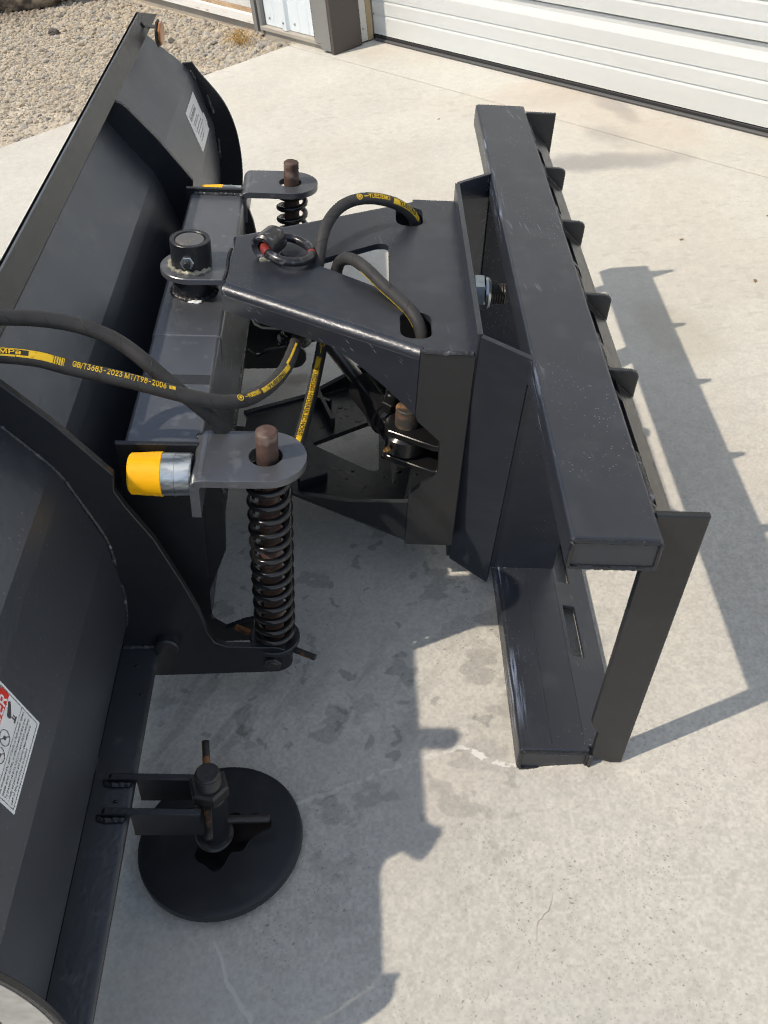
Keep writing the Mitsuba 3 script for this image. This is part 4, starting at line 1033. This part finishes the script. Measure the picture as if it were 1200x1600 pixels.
wing = [(-0.7154, 0.3750), (-0.6952, 0.3750), (-0.6682, 0.3392), (-0.6339, 0.2960), (-0.6117, 0.2441), (-0.6030, 0.2000), (-0.5995, 0.1550), (-0.6007, 0.1100), (-0.6080, 0.0600), (-0.6220, 0.0200), (-0.6420, -0.0200), (-0.6700, -0.0650), (-0.6820, -0.0600), (-0.6735, 0.0200), (-0.6650, 0.0500), (-0.6540, 0.0950), (-0.6505, 0.1271), (-0.6505, 0.1692), (-0.6590, 0.2470), (-0.6920, 0.3370)]
WP, _ = spline([(x, z, 0) for x, z in wing[1:12]], 0.008)
wing = [(-0.7170, 0.3720)] + [(a, b) for a, b, _ in WP] + wing[12:]
for y in (-0.4045, 1.4712):
    part('blade__side_wing', plate_y(wing[::-1], y, 0.0060, c=0.001), 'black_paint', 'B')
part('blade__pale_film', place(prism(inset(np.array(wing[::-1]) if ring_area(np.array(wing)) < 0 else np.array(wing), 0.0055), 0.0006, c=0.0001), (0, -0.4051, 0), (1, 0, 0), (0, 0, 1), (0, 1, 0)), 'pale_mottle', 'B', label='pale film over the near side wing')  # thin pale mottled layer on the near wing face, inset from its rim
for q in ([(-0.6690, 1.470, 0.310), (-0.6560, 1.470, 0.268)], [(-0.6500, 1.470, 0.215), (-0.6488, 1.470, 0.170)], [(-0.7000, 1.4695, 0.358), (-0.690, 1.4695, 0.339)]):
    part('blade__weld_bead', weld(q, 0.0035, 73), 'weld_paint', 'B')
# end reflectors under the flange
OCT = [(0.0215 * math.cos(math.radians(22.5 + 45 * k)), 0.0215 * math.sin(math.radians(22.5 + 45 * k))) for k in range(8)]
for y, zr in ((1.303, 0.4780), (-0.268, 0.4600)):
    rf = part('reflector', place(prism(OCT, 0.006, c=0.0015), (-0.7300 if y > 0 else -0.7360, y, zr), (0.06, 1, 0), (0, 0, 1), (1, -0.06, 0)), 'amber', 'B', 25, label='amber eight sided reflector under the %s end of the top flange' % ('far' if y > 0 else 'near'))
    part(f'{rf.split("__")[1]}__backing', place(prism([(a * 1.14, b * 1.14) for a, b in OCT], 0.004), (-0.7342 if y > 0 else -0.7402, y, zr), (0.06, 1, 0), (0, 0, 1), (1, -0.06, 0)), 'print_black', 'B')
    part(f'{rf.split("__")[1]}__bracket', cat([box(-0.7560, -0.7344, y - 0.008, y + 0.008, 0.4875, 0.4905), pin((-0.7605, y, 0.4910), (0.855, 0, 0.519), 0.0055, 0.0035)]), 'bolt_black', 'B')

# ---- stickers on the moldboard
SEGD = np.array([-0.6910 + 0.6600, 0, 0.3360 - 0.2520]); SEGD /= np.linalg.norm(SEGD)       # up the flat
SEGN = np.array([SEGD[2], 0, -SEGD[0]])
SORG = np.array([-0.6600, 0, 0.2520])


def on_plate(m, y, up, lift):
    """Lay a flat mesh (x right, y up) on the flat of the moldboard at y, at a distance up from its lower bend."""
    return place(m, SORG + SEGD * up + SEGN * lift + np.array([0, y, 0]), (0, 1, 0), SEGD, SEGN)


def flat(poly, t=0.0003):
    return prism(poly, t, c=0.00005)


def rect(x0, x1, y0, y1):
    return [(x0, y0), (x1, y0), (x1, y1), (x0, y1)]


def text(s, h, w=None, bold=False):
    m = meshkit.text_mesh(s, h, 0.0002, bold)
    b = m.bounds
    m.vertices[:, 0] -= b[0][0]
    if w:
        m.vertices[:, 0] *= w / (b[1][0] - b[0][0])
    return m


def shift(m, x, y, z=0):
    m = m.copy(); m.vertices = np.asarray(m.vertices) + [x, y, z]
    return m


SW, SH = 0.0980, 0.0690
y0, u0 = -0.2515, 0.0215
ds = part('danger_sticker', on_plate(flat(rect(0, SW, 0, SH)), y0, u0, 0.0002), 'sticker_white', 'B', False, label='white danger sticker with a red heading on the moldboard')
part('danger_sticker__heading', on_plate(flat(rounded(rect(0.004, SW - 0.004, SH - 0.0175, SH - 0.004), 0.002)), y0, u0, 0.0006), 'sticker_red', 'B', False)
part('danger_sticker__heading_lettering', on_plate(shift(text('DANGER', 0.0100, 0.066, True), 0.022, SH - 0.0160), y0, u0, 0.0010), 'sticker_white', 'B', False)


def outline(x0, x1, y0_, y1_, w=0.0005):
    return cat([flat(rect(x0, x1, y0_, y0_ + w)), flat(rect(x0, x1, y1_ - w, y1_)), flat(rect(x0, x0 + w, y0_ + w, y1_ - w)), flat(rect(x1 - w, x1, y0_ + w, y1_ - w))])


lines = ['Do not place any part of body or limb under raised', 'loader arms, bucket, or attachments at any time', 'To prevent serious injury or death from pinching', '\u2022 Keep all persons and objects clear while any', 'part of this machine is in motion']
ink = [outline(0.003, SW - 0.003, 0.003, SH - 0.003), flat(rect(0.0035, SW - 0.0035, 0.0300, 0.0304))]
for i, l in enumerate(lines):
    full = SW - 0.012
    ink.append(shift(text(l, 0.0026, full * min(1.0, len(l) / 49.0)), 0.006, 0.0252 - i * 0.0047))
# pictograms: a hand under a press, and prohibition rings
pic = [flat(np.array([(0.074, 0.0460), (0.088, 0.0500), (0.0895, 0.0470), (0.0760, 0.0400), (0.0735, 0.0425)])), flat(rect(0.0745, 0.0815, 0.0330, 0.0350)), flat(rect(0.0765, 0.0780, 0.0350, 0.0395)), flat(rect(0.0795, 0.0807, 0.0350, 0.0388))]
for cx in (0.018, 0.036, 0.054):
    pic.append(flat(arc(cx, 0.0405, 0.0078, 0, 354, 40), 0.0003) if False else prism(arc(cx, 0.0405, 0.0078, 0, 354, 40), 0.0003, [arc(cx, 0.0405, 0.0070, 0, 354, 40)], c=0.00004))
    a = math.radians(45)
    dx, dy = 0.0072 * math.cos(a), 0.0072 * math.sin(a)
    pic.append(flat([(cx - dx, 0.0405 + dy - 0.0004), (cx - dx + 0.0005, 0.0405 + dy + 0.0003), (cx + dx, 0.0405 - dy + 0.0004), (cx + dx - 0.0005, 0.0405 - dy - 0.0003)]))
    pic.append(flat(arc(cx, 0.0405, 0.0022, 0, 340, 14)))
part('danger_sticker__print', on_plate(cat(ink), y0, u0, 0.0006), 'sticker_ink', 'B', False)
part('danger_sticker__pictograms', on_plate(cat(pic), y0, u0, 0.0006), 'sticker_ink', 'B', False)

y1_, u1_ = 1.2835, 0.0040
SW2, SH2 = 0.128, 0.0835
stk = prism(rect(0, SW2, 0, SH2), 0.0003, c=0.00005)
part('instruction_sticker', on_plate(stk, y1_, u1_, 0.0002), 'sticker_aged', 'B', False, label='faded white sticker with grey print near the far end of the blade')
g = np.random.default_rng(8); ink = []
ink.append(flat(rect(0.010, 0.088, 0.0700, 0.0715)))
x = 0.012
while x < 0.086:
    w = 0.004 + 0.004 * g.random(); ink.append(flat(rect(x, x + w, 0.0590, 0.0670))); x += w + 0.002
for i, u in enumerate((0.050, 0.0455, 0.036, 0.029, 0.0205, 0.013)):
    x = 0.012 + 0.02 * g.random()
    end = 0.060 + 0.05 * g.random()
    while x < end:
        w = 0.005 + 0.010 * g.random(); ink.append(flat(rect(x, x + w, u, u + 0.0022))); x += w + 0.0015
part('instruction_sticker__print', on_plate(cat(ink), y1_, u1_, 0.0006), 'sticker_grey_ink', 'B', False, label='illegible grey lines of print')
tw = meshkit.fbm(np.random.default_rng(2).random((30, 3)) * 9, 3)
fr = [(0.128 + 0.010 * tw[i] + (0.004 if i % 2 else 0), 0.014 + i * 0.0016) for i in range(14)]
part('instruction_sticker__torn_edge', on_plate(prism([(0.1275, 0.012)] + fr + [(0.1275, 0.037)], 0.0006, c=0.0001), y1_, u1_, 0.0008), 'sticker_white', 'B', False)

# ---- skid shoe
def shoe(cx, cy, sgn, n):
    sk = f'{PL}__skid_shoe' if n == 0 else f'{PL}__skid_shoe_{n:03d}'
    side = 'near' if n == 0 else 'far'
    C_ = np.array([cx, cy, 0.0])
    G_ = to_ground(np.array([cx, cy, -0.060]), 'B'); G_[2] = 0.0
    G_ = G_ + np.array([0.007, -0.004 * sgn, 0])
    add(sk, lathe([(0, 0.0205), (0.060, 0.0200), (0.094, 0.0215), (0.1010, 0.0200), (0.1020, 0.0180), (0.1020, 0.0100), (0.099, 0.0075), (0, 0.0075)][::-1], G_, n=96), 'disc_paint', 'G', 30, label=f'round black skid plate at the {side} end of the blade')
    pd = [(0.038 + 0.008 * math.sin(3 * a + 1) + 0.004 * math.sin(7 * a) + (0.012 if abs(a - 0.4) < 0.35 else 0)) for a in np.linspace(0, 2 * math.pi, 48, endpoint=False)]
    po = [(G_[0] + 0.004 + r * math.cos(a), G_[1] + 0.002 + r * math.sin(a)) for r, a in zip(pd, np.linspace(0, 2 * math.pi, 48, endpoint=False))]
    add(f'{sk}__paint_patch', plate_z(po, 0.0203, 0.0008, c=0.0003), 'patch_gloss', 'G', 30, label='wet looking gloss patch round the foot of the post')
    add(f'{sk}__base_collar', lathe([(0, -0.0680), (0.0245, -0.0640), (0.0245, -0.0500), (0.0225, -0.0470), (0.0180, -0.0460), (0.0180, -0.030)], C_), 'black_paint', 'B', 30)
    add(f'{sk}__weld_bead', sweep(np.array([(cx + 0.0255 * math.cos(a), cy + 0.0255 * math.sin(a), -0.0635) for a in np.linspace(0, 2 * math.pi, 60)]), 0.0042 + 0.0012 * np.sin(np.arange(60) * 1.9), 8), 'gloss_paint', 'B', True)
    add(f'{sk}__sleeve', lathe([(0.0128, -0.0350), (0.0185, -0.0350), (0.0190, -0.0335), (0.0190, 0.0380), (0.0180, 0.0390), (0.0128, 0.0390)], C_), 'black_paint', 'B', 30)
    add(f'{sk}__post', thread(C_ + [0, 0, 0.030], (0, 0, 1), 0.0150, 0.0520, 0.0030, 32), 'bolt_black', 'B', 40)
    add(f'{sk}__post_end', pin(C_ + [0, 0, 0.0775], (0, 0, 1), 0.0143, 0.0065, 0.002), 'bolt_black', 'B', 30)
    add(f'{sk}__hex_nut', hexnut(C_ + [0, 0, 0.0420], (0, 0, 1), 0.0240, 0.0200, c=0.003, turn=18), 'bolt_black', 'B', 25)
    d = np.array([0.126, -0.992 * sgn, 0])
    add(f'{sk}__hitch_pin', sweep(spline([C_ + [-0.0115, sgn * 0.068, 0.0475], C_ + [-0.003, 0, 0.0395], C_ + [0.0055, -sgn * 0.062, 0.0465]], 0.006)[0], 0.0046, 14), 'rusted_black', 'B', True, label='rust streaked pin across the skid shoe post')
    add(f'{sk}__cross_pin', pin(C_ + [0.012, 0, -0.0170], (1, 0.02, 0), 0.0050, 0.0560, 0.001, 16), 'bolt_black', 'B', 30)
    for dy in (0.0080, -0.0375):
        poly = [(-0.6460, 0.0502), (-0.6460, 0.0570), (-0.6420, 0.0600), (-0.5350 + (0.0 if dy < 0 else -0.004), 0.0560), (-0.5350, 0.0120), (-0.6140, 0.0120), (-0.6140, 0.0502)]
        add(f'{sk}__arm', plate_y([(x + (cx + 0.5287), z) for x, z in poly], cy + sgn * dy - (0.0 if sgn > 0 else 0.0085), 0.0085), 'black_paint', 'B', 30)
        ya = cy + sgn * dy
        add(f'{sk}__weld_bead', weld([(-0.6485, ya + 0.004, 0.0515), (-0.6470, ya - 0.002, 0.0515), (-0.630, ya - 0.003, 0.0515), (-0.6190, ya - 0.0035, 0.0500)], 0.0034, 81), 'black_paint', 'B')


shoe(-0.5287, -0.0850, 1, 0)
shoe(-0.5287, 2 * YB + 0.0850, -1, 1)

# ---- hoses
HR = 0.0086


def on_tube(m, P, s, u, w, s0, phi0, lift, size=None):
    """Bend a flat mesh (x along the hose, y round it) onto the hose."""
    x, y, z = np.asarray(m.vertices).T
    ss = s0 + x
    p = np.stack([np.interp(ss, s, P[:, i]) for i in range(3)], 1)
    uu = np.stack([np.interp(ss, s, u[:, i]) for i in range(3)], 1); ww = np.stack([np.interp(ss, s, w[:, i]) for i in range(3)], 1)
    a = phi0 - y / HR
    r = HR + lift + z
    return trimesh.Trimesh(p + (np.cos(a)[:, None] * uu + np.sin(a)[:, None] * ww) * r[:, None], np.asarray(m.faces)[:, ::-1], process=False)


def grid_patch(L, W, nx=None):
    nx = nx or max(2, int(L / 0.004)); ny = 7
    gx, gy = np.meshgrid(np.linspace(0, L, nx), np.linspace(-W / 2, W / 2, ny), indexing='ij')
    v = np.stack([gx, gy, np.zeros_like(gx)], -1).reshape(-1, 3)
    i = np.arange(nx * ny).reshape(nx, ny)
    a, b, c, d = i[:-1, :-1].ravel(), i[1:, :-1].ravel(), i[1:, 1:].ravel(), i[:-1, 1:].ravel()
    return trimesh.Trimesh(v, np.vstack([np.c_[a, b, c], np.c_[a, c, d]]), process=False)


class Hose:
    def __init__(self, pts, label):
        self.P, self.s = spline(pts, 0.004)
        t, self.u, self.w = frames(self.P)
        self.key = part('hydraulic_hose', sweep(self.P, HR, 20), 'rubber_hose', 'L', True, label)
        n = self.key.split('__')[1]
        self.name = n
        # the wrapped cloth finish leaves a raised spiral
        k = np.linspace(0, self.s[-1], int(self.s[-1] / 0.0018))
        p = np.stack([np.interp(k, self.s, self.P[:, i]) for i in range(3)], 1)
        uu = np.stack([np.interp(k, self.s, self.u[:, i]) for i in range(3)], 1); ww = np.stack([np.interp(k, self.s, self.w[:, i]) for i in range(3)], 1)
        a = k / 0.042 * 2 * math.pi
        H = p + (np.cos(a)[:, None] * uu + np.sin(a)[:, None] * ww) * (HR - 0.0001)
        part(f'{n}__wrap_seam', sweep(H, 0.0005, 5, ref=(0, 0, 1)), 'print_black', 'L', True)

    def near(self, q):
        return self.s[np.argmin(np.linalg.norm(self.P - np.asarray(q), axis=1))]

    def text(self, msg, s0, phi, h, w=None, mat='print_yellow', lift=0.0003, flip=False, stretch=1.0):
        m = text(msg, h, w, True)
        m = m.subdivide_to_size(0.006) if hasattr(m, 'subdivide_to_size') else m
        m.vertices[:, 1] -= h / 2
        if flip:
            L = m.bounds[1][0]; m.vertices[:, 0] = L - m.vertices[:, 0]; m.vertices[:, 1] *= -1
        part(f'{self.name}__lettering', on_tube(m, self.P, self.s, self.u, self.w, s0, phi, lift), mat, 'L', False)

    def ring(self, s0, phi, r):
        a = np.linspace(0, 2 * math.pi, 21)[:-1]
        m = cat([prism(np.c_[r * np.cos(a), r * np.sin(a)], 0.0003, [np.c_[0.72 * r * np.cos(a), 0.72 * r * np.sin(a)]], c=0.00005), prism(np.c_[0.42 * r * np.cos(a), 0.42 * r * np.sin(a)], 0.0003, c=0.00005)])
        part(f'{self.name}__emblem', on_tube(m, self.P, self.s, self.u, self.w, s0, phi, 0.0003), 'print_yellow', 'L', False)

    def band(self, s0, L, W, phi, mat='print_yellow', lift=0.0002):
        part(f'{self.name}__printed_band', on_tube(grid_patch(L, W), self.P, self.s, self.u, self.w, s0, phi, lift), mat, 'L', True)


# the hose that comes over the blade, crosses in front and climbs through the window into the far hole
h2 = Hose([(-0.900, -0.08, 0.42), (-0.875, -0.05, 0.500), (-0.825, 0.010, 0.532), (-0.780, 0.090, 0.520), (-0.737, 0.155, 0.484), (-0.694, 0.169, 0.471), (-0.670, 0.173, 0.461), (-0.605, 0.179, 0.441), (-0.539, 0.191, 0.413), (-0.492, 0.212, 0.394), (-0.460, 0.264, 0.380), (-0.445, 0.333, 0.362), (-0.439, 0.415, 0.340),
           (-0.428, 0.500, 0.342), (-0.413, 0.557, 0.390), (-0.406, 0.598, 0.422), (-0.383, 0.645, 0.440), (-0.347, 0.668, 0.444), (-0.307, 0.680, 0.434), (-0.275, 0.700, 0.405), (-0.263, 0.716, 0.360), (-0.262, 0.722, 0.300)], 'black hydraulic hose with yellow print, looping through the top plate')
h1 = Hose([(-0.262, 0.395, 0.290), (-0.264, 0.398, 0.350), (-0.272, 0.410, 0.384), (-0.286, 0.430, 0.398), (-0.318, 0.475, 0.405), (-0.342, 0.508, 0.412), (-0.365, 0.540, 0.411), (-0.381, 0.561, 0.396), (-0.388, 0.566, 0.370), (-0.400, 0.555, 0.300), (-0.410, 0.520, 0.250), (-0.418, 0.461, 0.232), (-0.431, 0.354, 0.225), (-0.450, 0.280, 0.225), (-0.482, 0.228, 0.280),
           (-0.512, 0.208, 0.359), (-0.529, 0.205, 0.384), (-0.576, 0.208, 0.431), (-0.622, 0.222, 0.464), (-0.674, 0.220, 0.486), (-0.712, 0.207, 0.498), (-0.736, 0.193, 0.506), (-0.770, 0.150, 0.524), (-0.802, 0.050, 0.535), (-0.845, -0.060, 0.540), (-0.872, -0.130, 0.556), (-0.850, -0.158, 0.566), (-0.820, -0.159, 0.565)], 'black hydraulic hose crossing over the blade top from the near hole')
part(f'{h1.name}__unseen_coupling', cat([pin((-0.845, -0.1585, 0.5665), (1, -0.02, -0.06), 0.0165, 0.078, 0.003), pin((-0.768, -0.1600, 0.5620), (1, -0.02, -0.06), 0.0160, 0.016, 0.006)]), 'bolt_black', 'L', 30)  # unseen coupling, added out of view to cast a finger-shaped shadow on the slab
if True:
    sA = h2.near((-0.684, 0.176, 0.461))
    h2.band(sA - 0.140, 0.140 + 0.013, 0.0105, 0.05)
    h2.band(sA - 0.135, 0.112, 0.0064, 0.05, 'print_black', 0.0004)
    h2.text('21.6MPa', sA - 0.081, 0.05, 0.0048, 0.050, lift=0.0006)
    for i in range(5):
        h2.band(sA + 0.001 + i * 0.0026, 0.0008, 0.0105, 0.05, 'print_black', 0.0004)
    h2.text('GB/T3683-2023 MT/T98-2006', sA + 0.022, 0.00, 0.0068, 0.100)
    h2.band(sA + 0.125, 0.0075, 0.0045, 0.0)
    sB = h2.near((-0.486, 0.218, 0.391))
    h2.ring(sB - 0.0065, -0.05, 0.0042)
    h2.text('\u2014YUEDING', sB, -0.05, 0.0052, 0.026)
    h2.band(sB + 0.030, 0.095, 0.0060, 0.10)
    h2.text('YUEDING', sB + 0.042, 0.10, 0.0042, 0.055, 'print_black', 0.0005)
    h2.band(sB + 0.125, 0.09, 0.0030, -0.35)
    sC = h2.near((-0.345, 0.668, 0.443))
    h2.ring(sC - 0.013, -0.25, 0.0046)
    h2.text('\u2014YUEDING', sC - 0.006, -0.25, 0.0066, 0.040)
    h2.band(sC + 0.040, 0.060, 0.0090, -0.10)
    h2.text('YUEDING', sC + 0.050, -0.10, 0.0056, 0.036, 'print_black', 0.0005)
    sD = h1.near((-0.400, 0.555, 0.300))
    h1.text('YUEDING\u2014', sD - 0.012, -1.70, 0.0068, 0.062)
    h1.band(sD + 0.056, 0.240, 0.0078, -1.55)
    h1.text('YUEDING HYDRAULIC HOSE', sD + 0.076, -1.55, 0.0056, 0.150, 'print_black', 0.0005)
    h1.band(h1.s[0] + 0.10, 0.13, 0.0028, -1.35)
